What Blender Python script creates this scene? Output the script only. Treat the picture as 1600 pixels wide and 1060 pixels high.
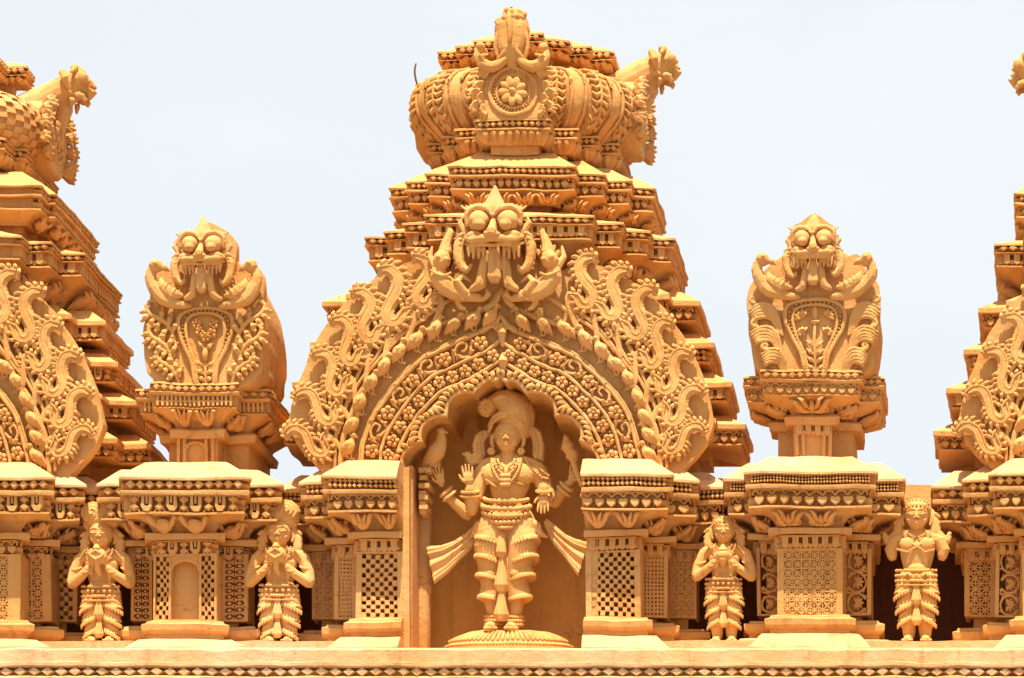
import bpy, bmesh, math, random
import numpy as np
from mathutils import Vector, noise
for _o in list(bpy.data.objects): bpy.data.objects.remove(_o)
SC = bpy.context.scene
random.seed(7)
# ---------- the facade is measured in units of 4 mm (U); X right, d = depth behind the facade, z up ----------
U = 0.004
D = 5500.0          # viewing distance
VX, VY = 1650.0, 2100.0   # foot of the perpendicular from the camera on the facade
VZ = 1060 - VY
# ---------- camera (shift lens, as on an architectural photograph) ----------
cam_d = bpy.data.cameras.new('camera'); cam = bpy.data.objects.new('camera', cam_d)
SC.collection.objects.link(cam); SC.camera = cam
cam.location = (VX*U, -D*U, VZ*U); cam.rotation_euler = (math.pi/2, 0, 0)
cam_d.sensor_width = 36.0; cam_d.lens = 36.0*D/1600.0
cam_d.shift_x = (800-VX)/1600.0; cam_d.shift_y = (VY-530)/1600.0
cam_d.clip_start = 0.1; cam_d.clip_end = 3000
# ---------- sky and sun ----------
SUN_EL, SUN_AZ = 70.0, 4.0      # azimuth: degrees to the right of the facade's normal
w = bpy.data.worlds.new('World'); SC.world = w; w.use_nodes = True
nt = w.node_tree; nt.nodes.clear()
out = nt.nodes.new('ShaderNodeOutputWorld'); bg = nt.nodes.new('ShaderNodeBackground')
sky = nt.nodes.new('ShaderNodeTexSky'); sky.sky_type = 'NISHITA'; sky.sun_disc = False
sky.sun_elevation = math.radians(SUN_EL); sky.sun_rotation = math.radians(180-SUN_AZ)
sky.air_density = 1.0; sky.dust_density = 4.0; sky.ozone_density = 1.0; sky.altitude = 700
# thin bright veil of high cloud over the blue
tc = nt.nodes.new('ShaderNodeTexCoord'); mp = nt.nodes.new('ShaderNodeMapping'); mp.inputs['Scale'].default_value = (2.2, 2.2, 4.5)
nz = nt.nodes.new('ShaderNodeTexNoise'); nz.inputs['Scale'].default_value = 2.2; nz.inputs['Detail'].default_value = 6; nz.inputs['Roughness'].default_value = .55
cr = nt.nodes.new('ShaderNodeValToRGB'); cr.color_ramp.elements[0].position = .38; cr.color_ramp.elements[0].color = (.90,.90,.90,1)
cr.color_ramp.elements[1].position = .72; cr.color_ramp.elements[1].color = (1,1,1,1)
sc_ = nt.nodes.new('ShaderNodeVectorMath'); sc_.operation = 'SCALE'; sc_.inputs['Scale'].default_value = 0.10
mx = nt.nodes.new('ShaderNodeMix'); mx.data_type = 'RGBA'; mx.inputs['B'].default_value = (.50,.527,.543,1)
nt.links.new(tc.outputs['Generated'], mp.inputs['Vector']); nt.links.new(mp.outputs['Vector'], nz.inputs['Vector'])
nt.links.new(nz.outputs['Fac'], cr.inputs['Fac'])
sp = nt.nodes.new('ShaderNodeSeparateXYZ'); nt.links.new(tc.outputs['Generated'], sp.inputs[0])
hz = nt.nodes.new('ShaderNodeMapRange'); hz.interpolation_type = 'SMOOTHSTEP'      # veil made thinner towards the zenith to lower the ambient light
for _k, _v in (('From Min',.37),('From Max',.70),('To Min',1.0),('To Max',.12)): hz.inputs[_k].default_value = _v
nt.links.new(sp.outputs['Z'], hz.inputs['Value'])
ml = nt.nodes.new('ShaderNodeMath'); ml.operation = 'MULTIPLY'; nt.links.new(cr.outputs['Color'], ml.inputs[0]); nt.links.new(hz.outputs['Result'], ml.inputs[1])
hy = nt.nodes.new('ShaderNodeMapRange'); hy.interpolation_type = 'SMOOTHSTEP'     # invented dimming of the veil on the camera side, weakens frontal fill
for _k, _v in (('From Min',-.45),('From Max',.35),('To Min',.35),('To Max',1.0)): hy.inputs[_k].default_value = _v
nt.links.new(sp.outputs['Y'], hy.inputs['Value'])
ml2 = nt.nodes.new('ShaderNodeMath'); ml2.operation = 'MULTIPLY'; nt.links.new(ml.outputs[0], ml2.inputs[0]); nt.links.new(hy.outputs['Result'], ml2.inputs[1])
nt.links.new(ml2.outputs[0], mx.inputs['Factor'])
nt.links.new(sky.outputs['Color'], sc_.inputs[0]); nt.links.new(sc_.outputs['Vector'], mx.inputs['A'])
nt.links.new(mx.outputs['Result'], bg.inputs['Color']); bg.inputs['Strength'].default_value = 1.0
nt.links.new(bg.outputs['Background'], out.inputs['Surface'])
sl = bpy.data.lights.new('sun', 'SUN'); sl.energy = 5.0; sl.angle = math.radians(0.5); sl.color = (1, .95, .86)
so = bpy.data.objects.new('sun', sl); SC.collection.objects.link(so)
_e, _a = math.radians(SUN_EL), math.radians(SUN_AZ)
sdir = Vector((math.cos(_e)*math.sin(_a), -math.cos(_e)*math.cos(_a), math.sin(_e)))
so.rotation_euler = sdir.to_track_quat('Z', 'Y').to_euler(); so.location = sdir*60
SC.view_settings.view_transform = 'Standard'; SC.view_settings.look = 'None'; SC.view_settings.gamma = 1
SC.view_settings.exposure = 0.85
# ---------- materials ----------
def plaster(name, col, col2, stain=(.24,.105,.035), bump=.45, rough=.9):
    m = bpy.data.materials.new(name); m.use_nodes = True; t = m.node_tree; n = t.nodes; L = t.links
    p = n['Principled BSDF']; p.inputs['Roughness'].default_value = rough; p.inputs['Specular IOR Level'].default_value = .2
    g = n.new('ShaderNodeNewGeometry')
    def nse(sc, det=6, rg=.6):
        q = n.new('ShaderNodeTexNoise'); q.inputs['Scale'].default_value = sc; q.inputs['Detail'].default_value = det
        q.inputs['Roughness'].default_value = rg; L.new(g.outputs['Position'], q.inputs['Vector']); return q
    def ramp(src, a, b, c0, c1):
        r = n.new('ShaderNodeValToRGB'); r.color_ramp.elements[0].position = a; r.color_ramp.elements[1].position = b
        r.color_ramp.elements[0].color = c0; r.color_ramp.elements[1].color = c1; L.new(src, r.inputs['Fac']); return r
    a = nse(3.0, 8, .62)
    r = ramp(a.outputs['Fac'], .33, .68, (*col, 1), (*col2, 1))
    b = nse(14.0, 7, .7); rb = ramp(b.outputs['Fac'], .60, .74, (0,0,0,1), (.5,.5,.5,1))
    m1 = n.new('ShaderNodeMix'); m1.data_type = 'RGBA'; m1.inputs['B'].default_value = (min(1,col2[0]*1.08), col2[1]*1.2, col2[2]*1.45, 1)
    L.new(rb.outputs['Color'], m1.inputs['Factor']); L.new(r.outputs['Color'], m1.inputs['A'])
    c = nse(5.3, 10, .75); rc = ramp(c.outputs['Fac'], .61, .77, (0,0,0,1), (.75,.75,.75,1))
    m2 = n.new('ShaderNodeMix'); m2.data_type = 'RGBA'; m2.inputs['B'].default_value = (*stain, 1)
    L.new(rc.outputs['Color'], m2.inputs['Factor']); L.new(m1.outputs['Result'], m2.inputs['A'])
    # faint rain streaks and larger faded patches
    mp_ = n.new('ShaderNodeMapping'); mp_.inputs['Scale'].default_value = (9, 9, .9); L.new(g.outputs['Position'], mp_.inputs['Vector'])
    sn = n.new('ShaderNodeTexNoise'); sn.inputs['Scale'].default_value = 1.6; sn.inputs['Detail'].default_value = 6; sn.inputs['Roughness'].default_value = .65; L.new(mp_.outputs['Vector'], sn.inputs['Vector'])
    sr = ramp(sn.outputs['Fac'], .54, .70, (0,0,0,1), (.62,.62,.62,1))
    m4 = n.new('ShaderNodeMix'); m4.data_type = 'RGBA'; m4.inputs['B'].default_value = (col[0]*.66, col[1]*.55, col[2]*.5, 1)
    L.new(sr.outputs['Color'], m4.inputs['Factor']); L.new(m2.outputs['Result'], m4.inputs['A'])
    fp = nse(.9, 4, .55); fr_ = ramp(fp.outputs['Fac'], .50, .66, (0,0,0,1), (.5,.5,.5,1))
    m5 = n.new('ShaderNodeMix'); m5.data_type = 'RGBA'; m5.inputs['B'].default_value = (col2[0], col2[1]*1.08, col2[2]*1.35, 1)
    L.new(fr_.outputs['Color'], m5.inputs['Factor']); L.new(m4.outputs['Result'], m5.inputs['A']); m2 = m5
    # hairline cracks, only in patches
    vo = n.new('ShaderNodeTexVoronoi'); vo.feature = 'DISTANCE_TO_EDGE'; vo.inputs['Scale'].default_value = 3.4
    wp = n.new('ShaderNodeVectorMath'); wp.operation = 'MULTIPLY_ADD'; wp.inputs[1].default_value = (.22,.22,.22)
    wn = nse(4.5, 5, .7); L.new(wn.outputs['Color'], wp.inputs[0]); L.new(g.outputs['Position'], wp.inputs[2]); L.new(wp.outputs['Vector'], vo.inputs['Vector'])
    cm = ramp(vo.outputs['Distance'], .004, .012, (1,1,1,1), (0,0,0,1)); pm = nse(1.7, 2, .5); pr = ramp(pm.outputs['Fac'], .53, .60, (0,0,0,1), (.55,.55,.55,1))
    mm = n.new('ShaderNodeMath'); mm.operation = 'MULTIPLY'; L.new(cm.outputs['Color'], mm.inputs[0]); L.new(pr.outputs['Color'], mm.inputs[1])
    m3 = n.new('ShaderNodeMix'); m3.data_type = 'RGBA'; m3.inputs['B'].default_value = (*stain, 1)
    L.new(mm.outputs[0], m3.inputs['Factor']); L.new(m2.outputs['Result'], m3.inputs['A'])
    L.new(m3.outputs['Result'], p.inputs['Base Color'])
    d1 = nse(70, 8, .75); d2 = nse(16, 5, .6)
    ad = n.new('ShaderNodeMath'); ad.operation = 'MULTIPLY_ADD'; ad.inputs[1].default_value = 2.2
    L.new(d2.outputs['Fac'], ad.inputs[0]); L.new(d1.outputs['Fac'], ad.inputs[2])
    bu = n.new('ShaderNodeBump'); bu.inputs['Strength'].default_value = bump; bu.inputs['Distance'].default_value = .010
    L.new(ad.outputs[0], bu.inputs['Height']); L.new(bu.outputs['Normal'], p.inputs['Normal'])
    return m
MAT = plaster('ochre_limewash', (.59,.270,.064), (.68,.355,.112))
MATS = plaster('statue_ochre', (.64,.305,.078), (.70,.370,.112), bump=.22)
MATB = plaster('pale_sunlit_plaster', (.62,.33,.115), (.70,.415,.185), stain=(.35,.2,.1), bump=.5)  # pale ledge plaster; on sloping caps and plinths it paints in sunlit paleness
MATN = plaster('niche_ochre', (.60,.29,.06), (.68,.345,.085))
MATD = plaster('dark_brown_with_shade', (.16,.06,.03), (.20,.08,.04))  # maroon-brown wall paint with the recess shade put into it; wire uses it too
MATG = plaster('courtyard_granite', (.24,.20,.16), (.30,.25,.20), stain=(.25,.2,.15))
# ---------- mesh collecting ----------
def xx(x, d): return VX + (x-VX)*(1+d/D)
def zy(y, d): return VZ + ((1060-y)-VZ)*(1+d/D)
def PF(d, hs=1.0):
    "frame of a plane parallel to the facade at depth d; u, v are measured on the facade"
    k = 1+d/D
    return lambda u, v, h: (VX+(u-VX)*k, d-h*hs, VZ+((1060-v)-VZ)*k)
def FR(o, Ux, Vx, Nx):
    o, Ux, Vx, Nx = map(Vector, (o, Ux, Vx, Nx))
    return lambda u, v, h: tuple(o + Ux*u + Vx*v + Nx*h)
class M:
    def __init__(s): s.v = []; s.f = []
    def add(s, vs, fs):
        b = len(s.v); s.v.extend(vs); s.f.extend([tuple(i+b for i in f) for f in fs])
    def box(s, x0, x1, d0, d1, z0, z1, n=1):
        nx = max(1, int(abs(x1-x0)/25))
        vs = []; fs = []
        for i in range(nx+1):
            x = x0+(x1-x0)*i/nx; vs += [(x,d0,z0),(x,d1,z0),(x,d1,z1),(x,d0,z1)]
        for i in range(nx):
            a = 4*i
            for j in range(4): fs.append((a+j, a+(j+1)%4, a+4+(j+1)%4, a+4+j))
        fs += [(0,3,2,1), (4*nx, 4*nx+1, 4*nx+2, 4*nx+3)]; s.add(vs, fs)
    def prism(s, F, poly, h0, h1, ins=.0, b=0):
        n = len(poly); cx = sum(p[0] for p in poly)/n; cy = sum(p[1] for p in poly)/n
        vs = [F(x,y,h0) for x,y in poly]
        rings = [(1, h1-b)] if b else []
        rings.append((1-ins, h1))
        for k, h in rings: vs += [F(cx+(x-cx)*k, cy+(y-cy)*k, h) for x,y in poly]
        fs = [tuple(range(n))[::-1]]
        for r in range(len(rings)):
            for i in range(n): j = (i+1)%n; fs.append((r*n+i, r*n+j, (r+1)*n+j, (r+1)*n+i))
        fs.append(tuple(range(len(rings)*n, (len(rings)+1)*n))); s.add(vs, fs)
    def tube(s, F, pts, rad, flat=1.0, n=8, smooth=0, cap=.75):
        "round stroke through (u,v[,h]) points; rad a number or list; flat scales it along h"
        P = [Vector((p[0], p[1], p[2] if len(p) > 2 else 0)) for p in pts]
        R = list(rad) if hasattr(rad, '__len__') else [rad]*len(P)
        for _ in range(smooth):
            Q = []; S = []
            for i in range(len(P)-1):
                p0 = P[max(i-1,0)]; p1 = P[i]; p2 = P[i+1]; p3 = P[min(i+2,len(P)-1)]
                Q += [p1, (p1+p2)*.5625-(p0+p3)*.0625]; S += [R[i], (R[i]+R[i+1])/2]
            Q.append(P[-1]); S.append(R[-1]); P, R = Q, S
        H = Vector((0,0,1)); vs = []; N = len(P)
        T = [(P[min(i+1,N-1)]-P[max(i-1,0)]).normalized() for i in range(N)]
        rows = [(P[0]-T[0]*R[0]*cap, T[0], R[0]*.6)] + [(P[i],T[i],R[i]) for i in range(N)] + [(P[-1]+T[-1]*R[-1]*cap, T[-1], R[-1]*.6)]
        for p, t, r in rows:
            ref = H if abs(t.z) < .9 else Vector((0,1,0))
            a = t.cross(ref).normalized(); c = a.cross(t).normalized()
            for k in range(n):
                q = 2*math.pi*k/n; w_ = a*math.cos(q)*r + c*math.sin(q)*r
                if flat != 1: w_.z *= flat
                vs.append(F(*(p+w_)))
        m = len(rows); fs = [tuple(range(n))[::-1], tuple(range((m-1)*n, m*n))]
        for i in range(m-1):
            for k in range(n): fs.append((i*n+k, i*n+(k+1)%n, (i+1)*n+(k+1)%n, (i+1)*n+k))
        s.add(vs, fs)
    def ell(s, F, c, r, rot=0, n=10, m=6):
        cx, cy, ch = c; ra, rb, rc = r; q = math.radians(rot); cq, sq = math.cos(q), math.sin(q)
        vs = []
        for i in range(1, m):
            p = math.pi*i/m
            for k in range(n):
                t = 2*math.pi*k/n; x = ra*math.sin(p)*math.cos(t); y = rb*math.sin(p)*math.sin(t)
                vs.append(F(cx+x*cq-y*sq, cy+x*sq+y*cq, ch+rc*math.cos(p)))
        vs += [F(cx,cy,ch+rc), F(cx,cy,ch-rc)]; T = len(vs)-2; fs = []
        for i in range(m-2):
            for k in range(n): fs.append((i*n+k, i*n+(k+1)%n, (i+1)*n+(k+1)%n, (i+1)*n+k))
        for k in range(n): fs += [(T, k, (k+1)%n), (T+1, (m-2)*n+(k+1)%n, (m-2)*n+k)]
        s.add(vs, fs)
    def sweep(s, plan, prof, step=14):
        "plan: (x,d) polyline, profile: (offset,z); closed at the back, capped"
        cnt = [max(1, int(math.hypot(b[0]-a[0], b[1]-a[1])/step)) for a, b in zip(plan[:-1], plan[1:])]
        nr = normals(plan); vs = []; N = sum(cnt)+1
        for o, z in prof:
            C = [(x+nx*o, d+nd*o) for (x, d), (nx, nd) in zip(plan, nr)]
            for a, b, k in zip(C[:-1], C[1:], cnt):
                for i in range(k): vs.append((a[0]+(b[0]-a[0])*i/k, a[1]+(b[1]-a[1])*i/k, z))
            vs.append((C[-1][0], C[-1][1], z))
        fs = []
        for r in range(len(prof)-1):
            for i in range(N): j = (i+1)%N; fs.append((r*N+i, r*N+j, (r+1)*N+j, (r+1)*N+i))
        fs.append(tuple(range(N))[::-1]); fs.append(tuple(range((len(prof)-1)*N, len(prof)*N)))
        s.add(vs, fs)
def densify(plan, step):
    P = []
    for a, b in zip(plan[:-1], plan[1:]):
        L = math.hypot(b[0]-a[0], b[1]-a[1]); k = max(1, int(L/step))
        for i in range(k): P.append((a[0]+(b[0]-a[0])*i/k, a[1]+(b[1]-a[1])*i/k))
    P.append(plan[-1]); return P
def normals(P):
    seg = []
    for a, b in zip(P[:-1], P[1:]):
        L = math.hypot(b[0]-a[0], b[1]-a[1]) or 1; seg.append(((b[1]-a[1])/L, -(b[0]-a[0])/L))
    out = [seg[0]]
    for a, b in zip(seg[:-1], seg[1:]):
        k = 1+a[0]*b[0]+a[1]*b[1]; k = max(k, .3); out.append(((a[0]+b[0])/k, (a[1]+b[1])/k))
    out.append(seg[-1]); return out
def offset_path(plan, o):
    return [(x+nx*o, d+nd*o) for (x,d),(nx,nd) in zip(plan, normals(plan))]
def wob(p, amp=1.0):
    q = Vector(p); a = noise.noise_vector(q*.021)*2.6 + noise.noise_vector(q*.085)*1.15
    return (p[0]+a.x*amp, p[1]+a.y*amp, p[2]+a.z*amp)
def thing(name, label, cat, loc=(0,0,0), group=None):
    o = bpy.data.objects.new(name, None); SC.collection.objects.link(o); o.empty_display_size = .1
    o.location = (loc[0]*U, loc[1]*U, loc[2]*U); o['label'] = label; o['category'] = cat
    if group: o['group'] = group
    return o
def origin(o):
    v = Vector((0,0,0))
    while o: v += o.location; o = o.parent
    return v
def make(name, m, mat=None, parent=None, wobble=1.0, smooth=True, remesh=0, relax=2, angle=38, label=None):
    mat = mat or MAT
    vs = [wob(p, wobble) for p in m.v] if wobble else m.v
    org = origin(parent) if parent else Vector((0,0,0))
    me = bpy.data.meshes.new(name)
    me.from_pydata([(x*U-org.x, d*U-org.y, z*U-org.z) for x,d,z in vs], [], m.f)
    bm = bmesh.new(); bm.from_mesh(me); bmesh.ops.recalc_face_normals(bm, faces=bm.faces); bm.to_mesh(me); bm.free()
    ob = bpy.data.objects.new(name, me); SC.collection.objects.link(ob)
    if remesh:
        r = ob.modifiers.new('r', 'REMESH'); r.mode = 'VOXEL'; r.voxel_size = remesh*U; r.use_smooth_shade = True
        if relax:
            k = ob.modifiers.new('s', 'SMOOTH'); k.factor = .5; k.iterations = relax
        dg = bpy.context.evaluated_depsgraph_get(); ev = ob.evaluated_get(dg)
        nm = bpy.data.meshes.new_from_object(ev, depsgraph=dg); ob.modifiers.clear(); ob.data = nm; nm.name = name
        bpy.data.meshes.remove(me); me = nm
        me.polygons.foreach_set('use_smooth', [True]*len(me.polygons))
    elif smooth:
        me.polygons.foreach_set('use_smooth', [True]*len(me.polygons))
        me.set_sharp_from_angle(angle=math.radians(angle))
    me.materials.clear(); me.materials.append(mat)
    if parent: ob.parent = parent
    if label: ob['label'] = label
    return ob
def structure(name, m, mat, **k):
    o = make(name, m, mat, **k); o['kind'] = 'structure'; return o
# ================= ornament patterns (u along, v up, h out of the surface) =================
def p_diamond(m, F, L, H, rows=1, h=6, asp=1.0):
    ch = H/rows; n = max(1, round(L/(ch*asp))); w_ = L/n
    for r in range(rows):
        for i in range(n):
            cx = (i+.5)*w_; cy = (r+.5)*ch; a = w_*.5; b = ch*.49
            m.prism(F, [(cx-a,cy),(cx,cy-b),(cx+a,cy),(cx,cy+b)], -7, h, ins=.32, b=h*.25)
def p_hearts(m, F, L, H, h=6):
    n = max(1, round(L/(H*.78))); w_ = L/n
    for i in range(n):
        c = (i+.5)*w_; a = w_*.42
        m.prism(F, [(c,0),(c+a*.75,H*.22),(c+a,H*.42),(c+a*.7,H*.60),(c,H*.52),(c-a*.7,H*.60),(c-a,H*.42),(c-a*.75,H*.22)], -7, h, ins=.16, b=h*.25)
        m.ell(F, (c,H*.4,h*.55), (a*.4,H*.2,h*.5), n=6, m=4)
    for i in range(n+1):
        c = i*w_; pts = [(c+w_*.46*math.cos(t), H*.62+H*.32*math.sin(t), h*.6) for t in (0.15,.8,1.57,2.34,2.99)]
        m.tube(F, [(min(max(p[0],0),L),p[1],p[2]) for p in pts], 1.5, n=5)
    m.prism(F, [(0,H*.93),(L,H*.93),(L,H),(0,H)], -7, h, ins=0)
def p_teeth(m, F, L, H, h=6):
    n = max(1, round(L/(H*.82))); w_ = L/n
    for i in range(n):
        c = (i+.5)*w_; a = w_*.31
        m.prism(F, [(c-a,H*.12),(c,0),(c+a,H*.12),(c+a,H),(c-a,H)], -7, h, ins=.06, b=1)
        m.prism(F, [(c+a,H*.12),(c+w_*.5,0),(c+w_-a,H*.12),(c+w_-a,H*.36),(c+a,H*.36)] if i < n-1 else [(c+a,H*.12),(c+w_*.5,H*.1),(c+w_*.5,H*.36),(c+a,H*.36)], -7, h*.7)
        m.tube(F, [(c,H*.3,h),(c,H*.85,h)], .9, n=5)
    m.prism(F, [(0,H*.88),(L,H*.88),(L,H),(0,H)], -7, h)
def p_fret(m, F, L, H, h=6):
    "row of alternating crosses, tongues and lozenges"
    n = max(1, round(L/(H*.8))); w_ = L/n
    for i in range(n):
        c = (i+.5)*w_
        if i % 2:
            m.prism(F, [(c-w_*.42,H),(c-w_*.42,H*.3),(c-w_*.2,0),(c+w_*.2,0),(c+w_*.42,H*.3),(c+w_*.42,H),(c+w_*.2,H),(c+w_*.17,H*.35),(c-w_*.17,H*.35),(c-w_*.2,H)], -7, h)
            m.prism(F, [(c-w_*.07,H*.95),(c-w_*.07,H*.5),(c+w_*.07,H*.5),(c+w_*.07,H*.95)], -7, h)
        else:
            for cy in (.26, .75):
                m.prism(F, [(c-w_*.4,H*cy),(c,H*(cy-.25)),(c+w_*.4,H*cy),(c,H*(cy+.25))], -7, h, ins=.4, b=2)
            m.tube(F, [(c-w_*.4,0,h*.5),(c+w_*.4,H,h*.5)], 1.2, n=4); m.tube(F, [(c+w_*.4,0,h*.5),(c-w_*.4,H,h*.5)], 1.2, n=4)
    m.prism(F, [(0,H*.92),(L,H*.92),(L,H),(0,H)], -7, h)
def p_dots(m, F, L, H, h=5):
    n = max(1, round(L/(H*.42))); w_ = L/n
    for i in range(n):
        c = (i+.5)*w_
        m.prism(F, [(c-w_*.3,H*.1),(c,0),(c+w_*.3,H*.1),(c+w_*.3,H),(c-w_*.3,H)], -7, h, b=1, ins=.1)
    m.prism(F, [(0,H*.35),(L,H*.35),(L,H*.5),(0,H*.5)], -7, h*.7); m.prism(F, [(0,H*.88),(L,H*.88),(L,H),(0,H)], -7, h)
def p_zig(m, F, L, H, h=5):
    p_diamond(m, F, L, H, 1, h, 1.05)
    m.prism(F, [(0,0),(L,0),(L,H*.14),(0,H*.14)], -7, h*.7); m.prism(F, [(0,H*.86),(L,H*.86),(L,H),(0,H)], -7, h*.7)
def p_palm(m, F, L, H, k=1.45, h=4):
    n = max(1, round(L/(H*k))); w_ = L/n
    for i in range(n):
        c = (i+.5)*w_; a = w_*.5
        m.ell(F, (c,H*.48,h), (min(a*.2,5),H*.3,h*1.5), n=8, m=5)
        m.tube(F, [(c,0,h),(c,H*.3,h)], 2.2, n=6)
        for s in (-1,1):
            m.tube(F, [(c+s*a*.05,H*.12,h),(c+s*a*.36,H*.22,h*1.3),(c+s*a*.52,H*.5,h*1.6),(c+s*a*.70,H*.8,h*2),(c+s*a*.98,H*.86,h)], [2,H*.12,H*.15,H*.11,1.2], n=7, smooth=1)
            m.tube(F, [(c+s*a*.1,H*.3,h*1.3),(c+s*a*.26,H*.6,h*2),(c+s*a*.38,H*.92,h*2.2),(c+s*a*.6,H*.98,h)], [1.5,H*.09,H*.08,1], n=6, smooth=1)
            m.tube(F, [(c+s*a*.2,H*.1,h*.6),(c+s*a*.55,H*.12,h),(c+s*a*.72,H*.3,h),(c+s*a*.6,H*.38,h)], [1.6,2.2,2,1.4], n=6, smooth=1)
def p_drops(m, F, L, H, h=5):
    n = max(1, round(L/(H*1.5))); w_ = L/n
    for i in range(n):
        c = (i+.5)*w_; a = w_*.5
        m.ell(F, (c,H*.42,h), (a*.55,H*.42,h*1.5), n=10, m=6)
        m.ell(F, (c,H*.36,h*2.1), (a*.32,H*.24,h*.7), n=8, m=5); m.ell(F, (c,H*.33,h*2.7), (a*.14,H*.1,h*.5), n=6, m=4)
        for s in (-1,1):
            m.tube(F, [(c+s*a*.35,H*.3,h),(c+s*a*.62,H*.7,h*1.5),(c+s*a*.8,H*.98,h),(c+s*a*.95,H*.8,h)], [2,H*.12,H*.1,1.2], n=6, smooth=1)
def p_lotus(m, F, L, H, h=4):
    n = max(1, round(L/(H*1.25))); w_ = L/n
    for i in range(n):
        c = (i+.5)*w_; a = w_*.5
        m.ell(F, (c,H*.36,h), (a*.5,H*.32,h*1.6), n=9, m=6)
        m.tube(F, [(c,-H*.08,h*.7),(c,H*.1,h)], 1.8, n=6)
        for s in (-1,1):
            m.tube(F, [(c+s*a*.3,H*.3,h*1.4),(c+s*a*.5,H*.62,h*1.6),(c+s*a*.72,H*.95,h*1.4),(c+s*a*.95,H*.88,h)], [2,H*.13,H*.1,1], n=6, smooth=1)
            m.tube(F, [(c+s*a*.05,H*.4,h*2),(c+s*a*.16,H*.75,h*2),(c+s*a*.3,H*1.0,h*1.6)], [2,H*.09,1], n=6)
def p_petals(m, F, L, H, h=4):
    n = max(1, round(L/(H*.62))); w_ = L/n
    for i in range(n):
        c = (i+.5)*w_; q = (c-L/2)/L*.35*H
        m.tube(F, [(c-q,0,h*.3),(c-q*.5,H*.5,h),(c,H*.8,h*1.2)], [w_*.16,w_*.34,w_*.42], flat=.8, n=7)
        m.tube(F, [(c-q,H*.1,h*1.3),(c-q*.5,H*.5,h*2),(c,H*.78,h*2.2)], [.8,w_*.12,w_*.16], n=5)
def strips(m, plan, o, z0, z1, fn, o1=None, clip=None, maxl=260, inset=0, **k):
    "put pattern fn on every straight run of the stepped plan"
    P = offset_path(plan, o); Q = offset_path(plan, o if o1 is None else o1)
    if clip:
        P = [(min(max(x,clip[0]),clip[1]),d) for x,d in P]; Q = [(min(max(x,clip[0]),clip[1]),d) for x,d in Q]
    for i, (a, b) in enumerate(zip(P[:-1], P[1:])):
        L = math.hypot(b[0]-a[0], b[1]-a[1])
        if L < 5: continue
        dx, dd = (b[0]-a[0])/L, (b[1]-a[1])/L
        if clip and abs(dd) > .9 and (a[0] in clip): continue
        if L > maxl:
            if i == 0: a = (b[0]-dx*maxl, b[1]-dd*maxl)
            L = maxl
        n = (dd, -dx, 0)
        e = (0 if o1 is None else o1-o); lean = Vector((n[0]*e, n[1]*e, z1-z0)); Hh = lean.length; lean.normalize()
        N = Vector(n); N = (N - lean*N.dot(lean)).normalized()
        F = FR((a[0]+dx*inset, a[1]+dd*inset, z0), (dx,dd,0), lean, N)
        fn(m, F, L-2*inset, Hh, **k)
def clipsweep(m, plan, prof, clip=None, step=14):
    k = len(m.v); m.sweep(plan, prof, step)
    if clip: m.v[k:] = [(min(max(x,clip[0]),clip[1]),d,z) for x,d,z in m.v[k:]]
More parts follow.
